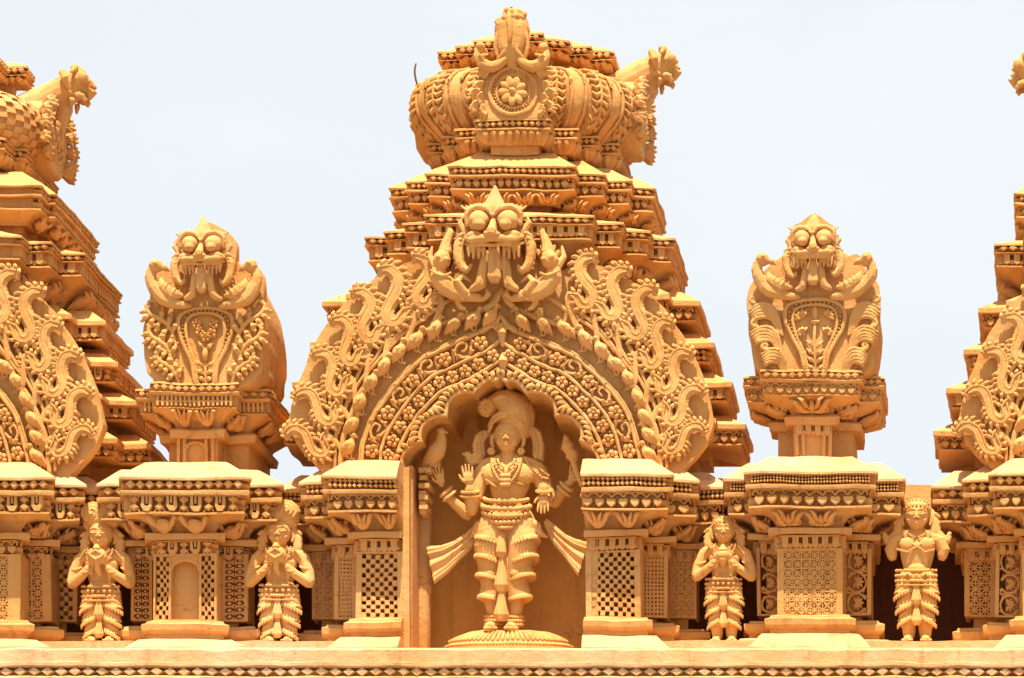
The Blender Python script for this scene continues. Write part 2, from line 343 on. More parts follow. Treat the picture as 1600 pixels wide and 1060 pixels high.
# ---------- lattice panels, drawn in facade measures (y down) ----------
def flip(F): return F
def panel(m, F, x0, x1, y0, y1, style, h=-1.2, base=-16):
    w_, H = x1-x0, y1-y0
    if style == 'checker':
        nx = max(4, round(w_/6.6)); ny = round(H/7.2); cw, ch = w_/nx, H/ny
        for j in range(ny):
            for i in range(nx):
                a, b = x0+i*cw, y0+j*ch
                if (i+j) % 2:
                    q = random.uniform(-.8,.8); g = .35
                    m.prism(F, [(a-g,b-g),(a+cw+g,b-g),(a+cw+g,b+ch+g),(a-g,b+ch+g)], base, h+q, ins=.10, b=1)
    elif style == 'grid':
        nx = max(4, round(w_/5.8)); ny = round(H/6.2); cw, ch = w_/nx, H/ny
        for i in range(nx+1): m.prism(F, [(x0+i*cw-.9,y0),(x0+i*cw+.9,y0),(x0+i*cw+.9,y1),(x0+i*cw-.9,y1)], base, h)
        for j in range(ny+1): m.prism(F, [(x0,y0+j*ch-1.2),(x1,y0+j*ch-1.2),(x1,y0+j*ch+1.2),(x0,y0+j*ch+1.2)], base, h+.4)
        for j in range(ny):
            for i in range(nx):
                a, b = x0+i*cw, y0+j*ch; m.prism(F, [(a,b),(a+cw,b),(a,b+ch)], base, h-.8)
    elif style == 'star':
        nx = max(2, round(w_/14)); cw = w_/nx; ny = round(H/cw); ch = H/ny
        def bar(a, b, r=1.35):
            dx, dy = b[0]-a[0], b[1]-a[1]; L = math.hypot(dx,dy); px, py = -dy/L*r, dx/L*r
            m.prism(F, [(a[0]-px,a[1]-py),(b[0]-px,b[1]-py),(b[0]+px,b[1]+py),(a[0]+px,a[1]+py)], base, h+random.uniform(-.3,.3))
        for j in range(ny):
            for i in range(nx):
                a, b = x0+i*cw, y0+j*ch; c = (a+cw/2, b+ch/2)
                for q in ((a,b),(a+cw,b),(a,b+ch),(a+cw,b+ch)): bar(c, q)
                bar((a,c[1]), (a+cw,c[1]), 1.0); bar((c[0],b), (c[0],b+ch), 1.0)
                m.prism(F, [(c[0]-3,c[1]),(c[0],c[1]-3),(c[0]+3,c[1]),(c[0],c[1]+3)], base, h+.8)
        for i in range(nx+1): bar((x0+i*cw,y0),(x0+i*cw,y1),1.2)
        for j in range(ny+1): bar((x0,y0+j*ch),(x1,y0+j*ch),1.2)
    elif style == 'strip' and w_ > 16:
        xm = (x0+x1)/2; panel(m, F, x0, xm-.8, y0, y1, 'strip', h, base); panel(m, F, xm+.8, x1, y0, y1, 'strip', h, base)
    elif style == 'strip':
        ny = round(H/9.5); ch = H/ny
        for j in range(ny):
            c = y0+(j+.5)*ch
            m.prism(F, [(x0+2,c),((x0+x1)/2,c-ch*.42),(x1-2,c),((x0+x1)/2,c+ch*.42)], base, h-1, ins=.35, b=2)
            for s in (x0, x1):
                t = 1 if s == x0 else -1
                m.prism(F, [(s,c-ch*.5),(s+t*w_*.36,c-ch*.5),(s,c-ch*.08)], base, h)
                m.prism(F, [(s,c+ch*.5),(s+t*w_*.36,c+ch*.5),(s,c+ch*.08)], base, h)
            m.prism(F, [(x0,c-ch*.5-1.1),(x1,c-ch*.5-1.1),(x1,c-ch*.5+1.1),(x0,c-ch*.5+1.1)], base, h)
    elif style == 'vine':
        ny = 3; ch = H/ny; cx = (x0+x1)/2; r = min(w_, ch)*.44
        for j in range(ny):
            c = y0+(j+.5)*ch; s = 1 if j % 2 else -1
            pts = [(cx+s*r*math.cos(t)*.98, c+r*1.08*math.sin(t), -3) for t in np.linspace(-2.7, 2.6, 13)]
            m.tube(F, pts, np.linspace(2.1,1.5,13), n=6)
            m.tube(F, [(cx-s*r*.9,c+r*.6,-3),(cx-s*r*1.0,c+r*1.1,-3),(cx-s*r*.2,c+r*1.25,-3)], 1.8, n=6)
            for k in range(7):
                t = -2.0+k*.67; q = r*.66
                m.tube(F, [(cx,c,-2.4),(cx+q*.6*math.cos(t),c+q*.6*math.sin(t),-1.0),(cx+q*1.1*math.cos(t),c+q*1.1*math.sin(t),-2.8)], [1.2,3.2,.9], n=6)
            m.ell(F, (cx,c,-.6), (2.6,2.6,2.4), n=8, m=5)
            for t in (-.8, .8, 2.4, 3.9): m.tube(F, [(cx+r*math.cos(t),c+r*math.sin(t),-3),(cx+r*1.3*math.cos(t+.2),c+r*1.3*math.sin(t+.2),-3)], [2,1], n=5)
def flower(m, F, cx, cy, r, h0=0, np_=5, rot=0., hs=1.0):
    for k in range(np_):
        t = rot+2*math.pi*k/np_; c, s = math.cos(t), math.sin(t)
        m.ell(F, (cx+c*r*.60, cy+s*r*.60, h0+1.6*hs), (r*.42, r*(.46 if np_ < 7 else .28), 2.6*hs), rot=math.degrees(t), n=8, m=5)
    m.ell(F, (cx,cy,h0+3.0*hs), (r*.22,r*.22,2.6*hs), n=8, m=5)
# ================= the row of piers along the parapet =================
def pier_block(name, label, plan, bays, spec, clip=None, dy=0, group=None, cat='pier'):
    pl = [(xx(x,d), d) for x, d in plan]
    d0 = min(d for x, d in plan)
    xs = [p[0] for p in pl]
    if clip: clip = (xx(clip[0],0) if clip[0] > -900 else -9999, xx(clip[1],0) if clip[1] < 9000 else 99999)
    root = thing(name, label, cat, ((min(xs)+max(xs))/2, d0+60, zy(1013,0)), group)
    Z = lambda y, o: zy(y+dy, d0-o)
    def part(nm, prof, extra=None, **k):
        m = M(); clipsweep(m, pl, [(o, Z(y,o)) for o, y in prof], clip)
        if extra: extra(m)
        return make(nm, m, k.pop('mat', None), root, **k)
    part('plinth', [(44,1018-dy),(44,1011-dy),(27,998),(24,996),(10,996)], mat=MATB, angle=22)
    part('base_moulding', [(11,998),(11,989),(13,988),(19,982),(20,973),(12,971),(11,968),(2,967)], angle=24)
    shaft = part('shaft', [(-16,968),(-16,858)])
    def cap(m):
        strips(m, pl, -4, Z(862,4), Z(842,4), spec['neck'], clip=clip, h=8)
    part('capital', [(-10,862),(-10,842),(3,841),(14,840),(14,831),(4,829),(0,829)], cap)
    def br(m):
        strips(m, pl, 6, Z(826,6), Z(799,38), spec['bracket'], o1=36, clip=clip, maxl=100)
    part('bracket', [(0,830),(3,822),(9,813),(20,806),(33,801),(38,799)], br)
    def fr(m):
        strips(m, pl, 37, Z(797,37), Z(773,37), spec['frieze'], clip=clip, h=8)
    part('frieze', [(38,801),(44,800),(44,797),(29,796),(29,770)], fr)
    def co(m):
        strips(m, pl, 42, Z(763,42), Z(748,42), p_diamond, clip=clip, rows=spec.get('rows',2), h=8)
    part('cornice', [(29,772),(50,771),(51,768),(51,764),(35,763),(35,748.5),(52,748),(53,744)], co)
    part('sloping_cap', [(53,746),(52,742),(19,722),(15,720),(-6,720)], mat=MATB, angle=22)
    for x0, x1, d, style, fw in bays:
        F = PF(d); y0, y1 = 863+dy, 968+dy; m = M()
        fl, fw = fw if isinstance(fw, tuple) else (fw, fw)
        for a, b in ((x0-.5, x0+fl), (x1-fw, x1+.5)):
            m.prism(F, [(a,y0),(b,y0),(b,y1),(a,y1)], -44, 0, ins=0)
        m.prism(F, [(x0+fl,y0),(x1-fw,y0),(x1-fw,y0+3),(x0+fl,y0+3)], -17, -.5); m.prism(F, [(x0+fl,y1-3),(x1-fw,y1-3),(x1-fw,y1),(x0+fl,y1)], -17, -.5)
        if style == 'arch':
            s = (x1-x0)*.21; xa, xb = x0+fw+s, x1-fw-s; cx = (xa+xb)/2; r = (xb-xa)/2
            panel(m, F, x0+fw, xa, y0+3, y1-3, 'checker'); panel(m, F, xb, x1-fw, y0+3, y1-3, 'checker')
            m.prism(F, [(xa,y0),(xa+3,y0),(xa+3,y1),(xa,y1)], -17, .5); m.prism(F, [(xb-3,y0),(xb,y0),(xb,y1),(xb-3,y1)], -17, .5)
            pts = [(xa+2,y0+24)]+[(cx+(r-3)*math.cos(t), y0+20+(-12)*math.sin(t)) for t in np.linspace(math.pi,0,9)]+[(xb-2,y0+24)]
            m.tube(F, [(a,b,-2) for a,b in pts], 2.6, n=6)
            q = pts[1:-1]
            m.prism(F, [(xa,y0+2)]+[(a,b) for a,b in q][:5]+[(cx,y0+2)], -17, -1); m.prism(F, [(cx,y0+2)]+[(a,b) for a,b in q][4:]+[(xb,y0+2)], -17, -1)
        else:
            panel(m, F, x0+fl, x1-fw, y0+3, y1-3, style)
        make('lattice_panel' if style not in ('arch','vine') else ('arched_panel' if style == 'arch' else 'scroll_panel'), m, None, shaft, wobble=1.0)
    return root
S = 45
SP = dict(neck=p_teeth, bracket=p_lotus, frieze=p_hearts, rows=2)
pier_block('carved_pier', 'checker-latticed stepped pier left of the big niche, under the left foot of the middle arch', [(487,200),(487,90),(522,90),(522,45),(557,45),(557,0),(629,0),(629,150)],
    [(557,629,0,'checker',8),(523,557,45,'grid',6),(488,523,90,'star',5)], SP, clip=(-999,630), group='carved piers under the arches')
pier_block('carved_pier', 'checker-latticed stepped pier right of the big niche, under the right foot of the middle arch', [(915,150),(915,0),(1000,0),(1000,45),(1042,45),(1042,90),(1090,90),(1090,200)],
    [(916,1000,0,'checker',9),(1000,1042,45,'grid',5),(1043,1088,90,'star',4)], SP, clip=(914,9999), dy=-3, group='carved piers under the arches')
pier_block('carved_pier', 'carved pier at the far left edge, beside the statue with the spiral topknot', [(-90,200),(-90,0),(32,0),(32,45),(80,45),(80,90),(120,90),(120,200)],
    [(-40,32,0,'star',20),(31,80,45,'star',(2,14)),(78,120,90,'checker',7)], dict(neck=p_hearts, bracket=p_palm, frieze=p_fret, rows=1), dy=3, group='carved piers under the arches')
pier_block('carved_pier', 'carved pier at the far right edge with scroll panel, beside the armless statue', [(1507,200),(1507,90),(1555,90),(1555,45),(1597,45),(1597,0),(1760,0),(1760,200)],
    [(1508,1555,90,'star',7),(1556,1598,45,'vine',5),(1598,1670,0,'checker',8)], dict(neck=p_teeth, bracket=p_palm, frieze=p_hearts, rows=1), dy=-4, group='carved piers under the arches')
PL = pier_block('miniature_shrine', 'left miniature shrine with arched panels, topped by a scowling monster finial with bulging back', [(205,200),(205,45),(241,45),(241,0),(337,0),(337,45),(388,45),(388,200)],
    [(241,337,0,'arch',3),(206,236,45,'strip',4),(345,388,45,'strip',6)], dict(neck=p_fret, bracket=p_drops, frieze=p_fret, rows=1), dy=3, cat='small shrine', group='miniature shrines between the big arches')
PR = pier_block('miniature_shrine', 'right miniature shrine with star lattice panel, topped by a grinning monster finial', [(1182,200),(1182,45),(1215,45),(1215,0),(1318,0),(1318,45),(1362,45),(1362,200)],
    [(1215,1316,0,'star',9),(1183,1221,45,'vine',5),(1316,1362,45,'vine',6)], dict(neck=p_teeth, bracket=p_palm, frieze=p_hearts, rows=3), dy=-6, cat='small shrine', group='miniature shrines between the big arches')
# ================= parapet, walls behind, ground =================
m = M(); m.sweep([(-1500,300),(-1500,-62),(3300,-62),(3300,300)], [(0,zy(1036,-62)),(0,zy(1016,-62)),(-4,zy(1013,-62))], step=9)
m.box(-1500,3300,-48,300, zy(1062,-56)-60, zy(1037,-56))
m.sweep([(-1500,0),(-1500,-62),(3300,-62),(3300,0)], [(0,zy(1043,-62)),(3,zy(1041,-62)),(3,zy(1036,-62)),(0,zy(1035,-62))], step=20)
m.sweep([(-1500,0),(-1500,-62),(3300,-62),(3300,0)], [(0,zy(1072,-62)),(3,zy(1070,-62)),(3,zy(1059,-62)),(0,zy(1057.5,-62))], step=20)
par = make('parapet', m, MATB); par['label'] = 'long plastered ledge with a band of diamonds, under all the piers and statues'; par['category'] = 'parapet'
m = M(); F = FR((-300,-50,zy(1057.5,-56)), (1,0,0), (0,0,1), (0,-1,0)); Hb = zy(1043,-56)-zy(1057.5,-56)
n = 104; w_ = 2200/n
for i in range(n):
    c = (i+.5)*w_; a = w_*.49; b = Hb*.5
    m.prism(F, [(c-a,b),(c,0),(c+a,b),(c,Hb)], -1, 12, ins=.2, b=2.5)
    if 36 < i: m.ell(F, (c,b,12.1), (1.5,1.5,.9), n=6, m=4)
make('diamond_band', m, MATB, None, wobble=.5).parent = par
m = M(); m.box(-1500,3300,-50,300, -2200, zy(1062,-56)-61)
o = make('temple_wall', m, MAT); o['label'] = 'plain plaster wall below the diamond band'; o['category'] = 'wall'
m = M(); G = 400000
m.add([(-G,-G,-1500),(G,-G,-1500),(G,G,-1500),(-G,G,-1500)], [(0,1,2,3)]); structure('ground', m, MATG, wobble=0)
for bx in ((-1500,629),(917,3300)):
    m = M(); m.box(*bx,2,300, zy(1030,0), zy(1001,0)); make('floor_slab', m, MATB).parent = par
# dark chambers behind the small statues: a low rear wall, its roof and side reveals
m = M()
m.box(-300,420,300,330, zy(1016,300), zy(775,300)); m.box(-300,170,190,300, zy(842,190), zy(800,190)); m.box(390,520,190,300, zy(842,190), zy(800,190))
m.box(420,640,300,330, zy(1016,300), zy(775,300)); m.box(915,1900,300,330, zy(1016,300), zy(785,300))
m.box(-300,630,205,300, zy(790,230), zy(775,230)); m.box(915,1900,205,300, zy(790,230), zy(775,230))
for bx, lb in (((1385,1480,120,300,zy(812,120),zy(757,120)),'plain ochre lintel block behind the head of the armless statue'),((1050,1180,150,300,zy(812,120),zy(740,120)),'plain ochre lintel block above the pot-holding statue')):
    mL = M(); mL.box(*bx); o = make('lintel_block', mL, MAT); o['label'] = lb; o['category'] = 'lintel'; o['group'] = 'lintel blocks over the recesses'
o = make('chamber_wall', m, MATD); o['label'] = 'rear wall of the recesses behind the small statues, dark brown with painted-in shade'; o['category'] = 'wall'
# ================= the large niche =================
m = M(); nx0, nx1 = 628, 917
m.box(nx0-12, nx1+60, 150, 175, zy(1030,136), zy(585,136)); 
niche = make('niche', m, MATN); niche['label'] = 'shaded ochre niche behind the large four-armed statue'; niche['category'] = 'niche'
m = M()
m.box(917,935,2,150, zy(1015,0), zy(728,0)); make('jamb', m, MATN).parent = niche
m = M(); m.box(629,640,2,150, zy(1025,0), zy(730,0)); m.box(629,641,20,150, zy(1025,20), zy(728,20))
FZ = lambda u, v, h: (u, v, h)
m.tube(FZ, [(645,92,zy(1028,90)),(645,92,zy(800,90))], 13, n=20)
for q, (a, b) in enumerate(((12,800),(15,793),(12,786),(17,778),(13,770),(20,760),(14,748),(22,738))):
    m.box(648,646+a, 50-a*.8, 64+a*.8, zy(b+7,60), zy(b,60))
make('jamb', m, MAT, label='left jamb with a slender round column').parent = niche
# ================= the horseshoe arches =================
AX, AY = 782.0, 722.0
_ph = np.array([0,3,8,14,20,27,37,52,65,76,87,97.])
_tA = np.array([190,181,173,168,165,165,170,172,177,182,187,187.])
_tB = np.array([268,248,238,233,233,234,238,237,243,247,250,252.])
def rad(R, ph):
    a = abs(ph); t = (R-187)/63.0
    return float(np.interp(a,_ph,_tA)*(1-t)+np.interp(a,_ph,_tB)*t)
_po = np.array([0,18,22,33,44,56,67,79,84,90,96.])
_ro = np.array([300,318,344,351,351,346,342,339,325,294,272.])
def rout(ph): return float(np.interp(abs(ph),_po,_ro))
def rin(ph):
    a = abs(ph); P = [0,21,50,75,97]; R = [133,113,109,127,146]
    for i in range(4):
        if a <= P[i+1]:
            t = (a-P[i])/(P[i+1]-P[i]); base = R[i]*(1-t)+R[i+1]*t
            if i == 0: return base + (4*math.sin(math.pi*t) if t > .35 else -6*math.sin(math.pi*t/.35)) + 4*(t <= .35)*t/.35*.89
            return base + 14*math.sin(math.pi*t)**.75
    return 146
def pol(r, ph): t = math.radians(ph); return AX+r*math.sin(t), AY-r*math.cos(t)
DA = 6
def acanthus(m, F, cx, cy, s, rot, mir=1, h=2):
    "S-shaped leaf with toothed edges; s = half height, rot in degrees, mir flips it"
    c, sn = math.cos(math.radians(rot)), math.sin(math.radians(rot))
    s *= 1.12
    T = lambda x, y, z=0: (cx+s*(x*mir*c - y*sn), cy-s*(x*mir*sn + y*c), h+z)
    spine = [(-.36,.80),(-.26,.93),(-.04,.90),(.13,.70),(.13,.42),(-.02,.16),(-.20,-.08),(-.27,-.34),(-.13,-.57),(.11,-.54),(.27,-.30),(.45,-.24),(.50,-.52),(.36,-.95),(.25,-1.25)]
    wd = [.10,.18,.24,.27,.26,.25,.26,.27,.25,.22,.19,.16,.12,.10,.09]
    m.tube(F, [T(x,y,1.5) for x,y in spine], [w_*s*.9 for w_ in wd], flat=.5, n=12, smooth=1)
    for k_ in (-1,1):
        m.tube(F, [T(x+k_*.07*(spine[i+2][1]-spine[i][1])/.35,y-k_*.07*(spine[i+2][0]-spine[i][0])/.35,6) for i,(x,y) in enumerate(spine[1:-3])], [.04*s]*len(spine[1:-3]), n=6, smooth=1)
    P = []; W = []
    for i in range(len(spine)-1):
        for k in range(2):
            t = k/2; P.append((spine[i][0]*(1-t)+spine[i+1][0]*t, spine[i][1]*(1-t)+spine[i+1][1]*t)); W.append(wd[i]*(1-t)+wd[i+1]*t)
    TT = [((P[min(i+1,len(P)-1)][0]-P[max(i-1,0)][0]), (P[min(i+1,len(P)-1)][1]-P[max(i-1,0)][1])) for i in range(len(P))]
    rim = {1: [], -1: []}
    for i in range(1, len(P)-6):
        tx, ty = TT[i]; L = math.hypot(tx,ty) or 1; tx/=L; ty/=L
        a_, b_ = TT[max(i-2,0)], TT[min(i+2,len(P)-1)]
        cv = (a_[0]*b_[1]-a_[1]*b_[0])/((math.hypot(*a_)*math.hypot(*b_)) or 1)
        x, y = P[i]; w_ = W[i]
        for sd in (1,-1):
            f = cv*sd; nx, ny = ty*sd, -tx*sd
            if f < -.12:
                m.ell(F, T(x+nx*w_*.72,y+ny*w_*.72,2.5), (s*.05,s*.05,s*.05), n=6, m=4); continue
            m.tube(F, [T(x+nx*w_*.50,y+ny*w_*.50,5.4),T(x+nx*w_*.86+tx*.03,y+ny*w_*.86+ty*.03,5.4),T(x+nx*w_*1.22+tx*.11,y+ny*w_*1.22+ty*.11,2.6)], [s*.035,s*.070,s*.056], n=7)
def bird(m, F, cx, cy, s, mir=1, rot=0, h=0):
    "plump standing bird, s = height; faces +x when mir is 1"
    c, sn = math.cos(math.radians(rot)), math.sin(math.radians(rot))
    T = lambda x, y, z=0: (cx+s*(x*mir*c - y*sn), cy-s*(x*mir*sn + y*c), h+z*s)
    m.tube(F, [T(-.30,-.50,.04),T(-.20,-.30,.10),T(-.06,-.08,.17),T(.03,.08,.17),T(.07,.24,.14),T(.07,.36,.13)], [s*.05,s*.17,s*.26,s*.22,s*.12,s*.09], flat=.9, n=12, smooth=1)
    m.tube(F, [T(.07,.34,.14),T(.09,.44,.16)], [s*.085,s*.1], n=8)
    m.ell(F, T(.12,.43,.17), (s*.12,s*.115,s*.12), n=10, m=7)
    m.tube(F, [T(.19,.44,.17),T(.31,.38,.15),T(.33,.33,.14)], [s*.06,s*.032,s*.012], n=6)
    m.ell(F, T(.13,.46,.28), (s*.03,s*.03,s*.03), n=6, m=4)
    m.tube(F, [T(-.26,-.34,.20),T(-.16,-.14,.36),T(-.02,.04,.36)], [s*.03,s*.12,s*.10], flat=.55, n=7)
    for q in (-.16,-.08): m.tube(F, [T(q-.06,-.2,.40),T(q+.06,.02,.44)], s*.018, n=5)
    for q in (-.06, .08): m.tube(F, [T(q,-.22,.12),T(q+.02,-.48,.1),T(q+.12,-.50,.1)], s*.038, n=6)
def arch(root):
    F = PF(DA)
    phs = np.linspace(-96, 96, 193)
    # plate: front face grid, rim, back, inner reveal
    m = M(); vs = []; fs = []; N = len(phs)
    ts = [0,.1,.22,.36,.5,.64,.78,.9,1]
    rings = []
    for j, t in enumerate(ts): rings.append([(pol(rin(p)*(1-t)+rout(p)*t, p), -12 if 0 < j < 7 else -9) for p in phs])
    rings.append([(pol(rout(p)+1, p), -14) for p in phs]); rings.append([(pol(rout(p)-1, p), -36) for p in phs])
    rings.append([(pol(rin(p)-0, p), -36) for p in phs]); rings.append([(pol(rin(p)-0, p), -20) for p in phs])
    for R in rings: vs += [F(q[0],q[1],h) for q,h in R]
    K = len(rings)
    for r in range(K):
        for i in range(N-1): fs.append((r*N+i, r*N+i+1, ((r+1)%K)*N+i+1, ((r+1)%K)*N+i))
    fs.append(tuple(r*N for r in range(K))); fs.append(tuple(r*N+N-1 for r in range(K))[::-1])
    m.add(vs, fs); make('plate', m, None, root, angle=50)
    # vault of the niche: the cusped reveal running back
    m = M(); vs = []; fs = []; k2 = [(0,-4),(0,-60),(-1,-118),(-1,-158),(14,-158),(14,-4)]
    for o, h in k2: vs += [F(*pol((rin(p)-.5)*(1 if o == 0 else 1)+o, p), h) for p in phs]
    for r in range(len(k2)):
        for i in range(N-1): fs.append((r*N+i, r*N+i+1, ((r+1)%len(k2))*N+i+1, ((r+1)%len(k2))*N+i))
    m.add(vs, fs); make('cusped_vault', m, MATN, root, angle=50)
    # ridges
    m = M(); dph = np.concatenate([np.linspace(-93,-4,70), [-2.5,-1,0,1,2.5], np.linspace(4,93,70)])
    for R, w_ in ((162,3.2),(188,2.9),(217,3.2),(250,4.2)):
        m.tube(F, [(*pol(rad(R,p),p), -1) for p in dph], w_, n=8); m.tube(F, [(*pol(rad(R,p),p), -7) for p in dph], w_*.9, n=6)
    m.tube(F, [(*pol(rad(221.5,p),p), -2) for p in dph], 1.6, n=6)
    m.tube(F, [(*pol(rin(p)+2.2,p), -1.5) for p in phs[2:-2]], 3.2, n=8)
    m.tube(F, [(*pol(rad(154,p),p), -1.5) for p in dph], 1.6, n=6)
    make('ridge_mouldings', m, None, root)
    # petals of the cusps
    m = M()
    P = [0,21,50,75,95]; cnt = [6,8,8,6]
    for sg in (-1,1):
        for i in range(4):
            for k in range(cnt[i]):
                a0 = P[i]+(P[i+1]-P[i])*(k+.5)/cnt[i]; r0 = rin(a0)+5; r1 = rad(152,a0)
                if r1-r0 < 8: r1 = r0+9
                sw = (k/(cnt[i]-1)-.2)*5
                pts = [(*pol(r0+(r1-r0)*t, sg*(a0+sw*t*t*1.1)), -1+3.2*math.sin(math.pi*t*.8+.3)) for t in (0,.33,.66,1)]
                m.tube(F, pts, [1.6,3.2,4.0,3.0], n=7, smooth=1)
    make('petal_band', m, None, root)
    # flower band
    n = 22; fb = {-1: M(), 1: M()}
    for i in range(n):
        m = fb[-1 if i < 11 else 1]
        p = -91+182*(i+.5)/n; x, y = pol((rad(162,p)+rad(188,p))/2, p)
        flower(m, F, x, y, 10.6+random.uniform(-.5,.4), -6, 5, random.uniform(0,6), 2.4)
        if i < n-1:
            q = p+182/n/2
            for R in (168, 182): m.ell(F, (*pol(rad(R,q),q), -2), (1.6,1.6,2.4), n=6, m=4)
    for v_ in fb.values(): make('flower_band', v_, None, root)
    # scroll band
    n = 19; sides = {-1: M(), 1: M()}; bud = M()
    for i in range(n):
        p = -90+180*(i+.5)/n; st = 180/n; sg = 1 if p > 0 else -1
        x, y = pol((rad(188,p)+rad(217,p))/2, p)
        if abs(p) < 3:
            for q in (0,1.2,-1.2,2.4,-2.4): bud.tube(F, [(x+q*1.5,y+9,-2),(x+q*4,y,2),(x+q*2.4,y-10,-1)],[1,3,1],n=6)
            continue
        m = sides[sg]
        G = lambda rr, aa, h=-1: (*pol(rad(188+29*rr, aa), aa), h)
        if i % 2 == 0: flower(m, F, x, y, 11.5, -6, 5, random.uniform(0,6), 2.4)
        else:
            m.tube(F, [G(.1,p-sg*st*.5,-4),G(.18,p,-1),G(.5,p+sg*st*.42),G(.85,p+sg*st*.1),G(.78,p-sg*st*.3),G(.5,p-sg*st*.25),G(.48,p)], [2,2.4,2.6,2.4,2.2,2,1.6], n=7, smooth=1)
            for rr, aa, L in ((.2,-.35,.3),(.55,.55,.25),(.9,-.2,.25),(.62,-.5,.3),(.25,.4,.25)):
                a_ = p+sg*st*aa; m.tube(F, [G(rr,a_,-2),G(rr+.12,a_-sg*st*.14,1.5),G(rr+.1,a_-sg*st*L,-3)], [1.8,3.6,1.4], n=6)
        q = p+sg*st*.5
        m.tube(F, [G(.2,q-st*.1,-3),G(.5,q,-1),G(.82,q+st*.08,-3)], [1.6,2.6,1.6], n=6)
    for v_ in sides.values(): make('vine_band', v_, None, root)
    make('bud', bud, None, root)
    # row of birds
    BL = [(546,697),(551,663),(565,628),(582,598),(603,571),(627,548),(653,530),(683,514),(713,507),(742,499),(769,494)]
    BR = [(814,500),(848,505),(881,513),(911,529),(938,546),(960,568),(980,592),(996,622),(1006,651),(1013,679),(1013,709)]
    for B, mir in ((BL,-1),(BR,-1)):
        for i, (x, y) in enumerate(B):
            m = M(); rot = (-8 if B is BL else 12)+random.uniform(-6,6)
            bird(m, F, x, y, 39, mir if B is BR else 1, rot, -3)
            make('bird', m, None, root, remesh=.75, relax=2)
    # branch under the leaves and the leaves
    for sg in (-1,1):
        m = M()
        for q, (a0, a1) in enumerate(((92,60),(80,48),(68,36),(56,24),(46,16))):
            pts = []
            for t in np.linspace(0,1,8):
                a = a0+(a1-a0)*t; pts.append((*pol(rad(256,a)+3+ (t**2)*24+q*.5, sg*a), -1.5))
            m.tube(F, pts, np.linspace(2.6,3.6,8), n=7)
        make('branch', m, None, root)
    LV = [(-15,330,22),(-28,343,24),(-42,345,26),(-54,343,26),(-66,341,26),(-78,338,25),(-88,320,23)]
    LL = [(742,0,0,0)]
    spots = [(664,450,45,-2),(617,473,49,4),(577,502,46,10),(546,541,42,14),(522,590,41,26),(503,640,40,44),(488,692,39,56)]
    spotsR = [(914,450,45,0),(957,468,46,8),(996,497,45,14),(1023,545,42,18),(1047,588,42,26),(1061,638,41,40),(1062,688,38,52)]
    for lst, mr in ((spots,1),(spotsR,-1)):
        for x, y, s, r in lst:
            m = M(); acanthus(m, F, x, y, s*1.02, (r if mr == 1 else -r)+random.uniform(-2,2), mr, -1)
            make('acanthus_leaf', m, None, root)
    for sg in (-1,1):
        for a in (28,40,52,63,74,84):
            m = M(); x, y = pol(rad(250,a)+22, sg*a)
            pts = [(x+7*math.cos(t)*(1-t/9)*sg, y+7*math.sin(t)*(1-t/9), 0) for t in np.linspace(-2,4.5,11)]
            m.tube(F, pts, np.linspace(2.6,1.6,11), n=6)
            m.ell(F, (x,y,0), (3,3,3.4), n=7, m=5); make('tendril', m, None, root)
    # ogee tip
    m = M(); x = AX+3
    m.tube(F, [(x,540,-1),(x,520,3),(x,505,0)], [3,7,1], n=8); m.tube(F, [(x,580,-1),(x,565,3),(x,552,0)], [3,8,1], n=8)
    for s in (-1,1): m.tube(F, [(x,452,1),(x+s*10,472,1),(x+s*26,486,0)], [3,5,4], n=7)
    make('pointed_tip', m, None, root)
def makara(m, F, s, sg, h=4):
    "water beast rearing outwards at one side of the mask; sg = side"
    T = lambda x, y, z=0: (778+sg*x, y, h+z)
    m.tube(F, [T(24,470,4),T(40,466,8),T(58,462,10),T(78,452,12),T(90,436,12),T(88,420,10)], [5,9,13,16,13,10], flat=.8, n=10, smooth=1)
    m.tube(F, [T(20,468,4),T(14,462,6),T(17,455,6)], [4,5,3], n=7)
    m.ell(F, T(84,412,14), (14,16,13), n=10, m=7)
    m.tube(F, [T(80,400,10),T(78,385,8),T(72,368,6),T(76,358,4)], [11,8,6,2], n=8, smooth=1)
    m.tube(F, [T(95,420,10),T(104,404,6),T(100,388,4)], [7,5,2], n=7)
    for k in range(9): m.ell(F, T(70+4*k*.9,436-k*.6+6*math.sin(k/8*3.1),24), (2.6,2.6,3), n=6, m=4)
    m.ell(F, T(88,410,26), (4,4,4), n=8, m=5); m.ell(F, T(76,414,24), (5,4,5), n=8, m=5)
    m.tube(F, [T(48,462,18),T(60,448,22),T(50,438,16),T(38,446,12)], [6,7,5,2], flat=.6, n=7)
    for k in range(4): m.tube(F, [T(42+k*5,470-k*2,12),T(50+k*5,474-k*3,16)], 1.6, n=5)
    m.tube(F, [T(62,474,6),T(56,484,8),T(50,486,8)], [5,4,3], n=6)
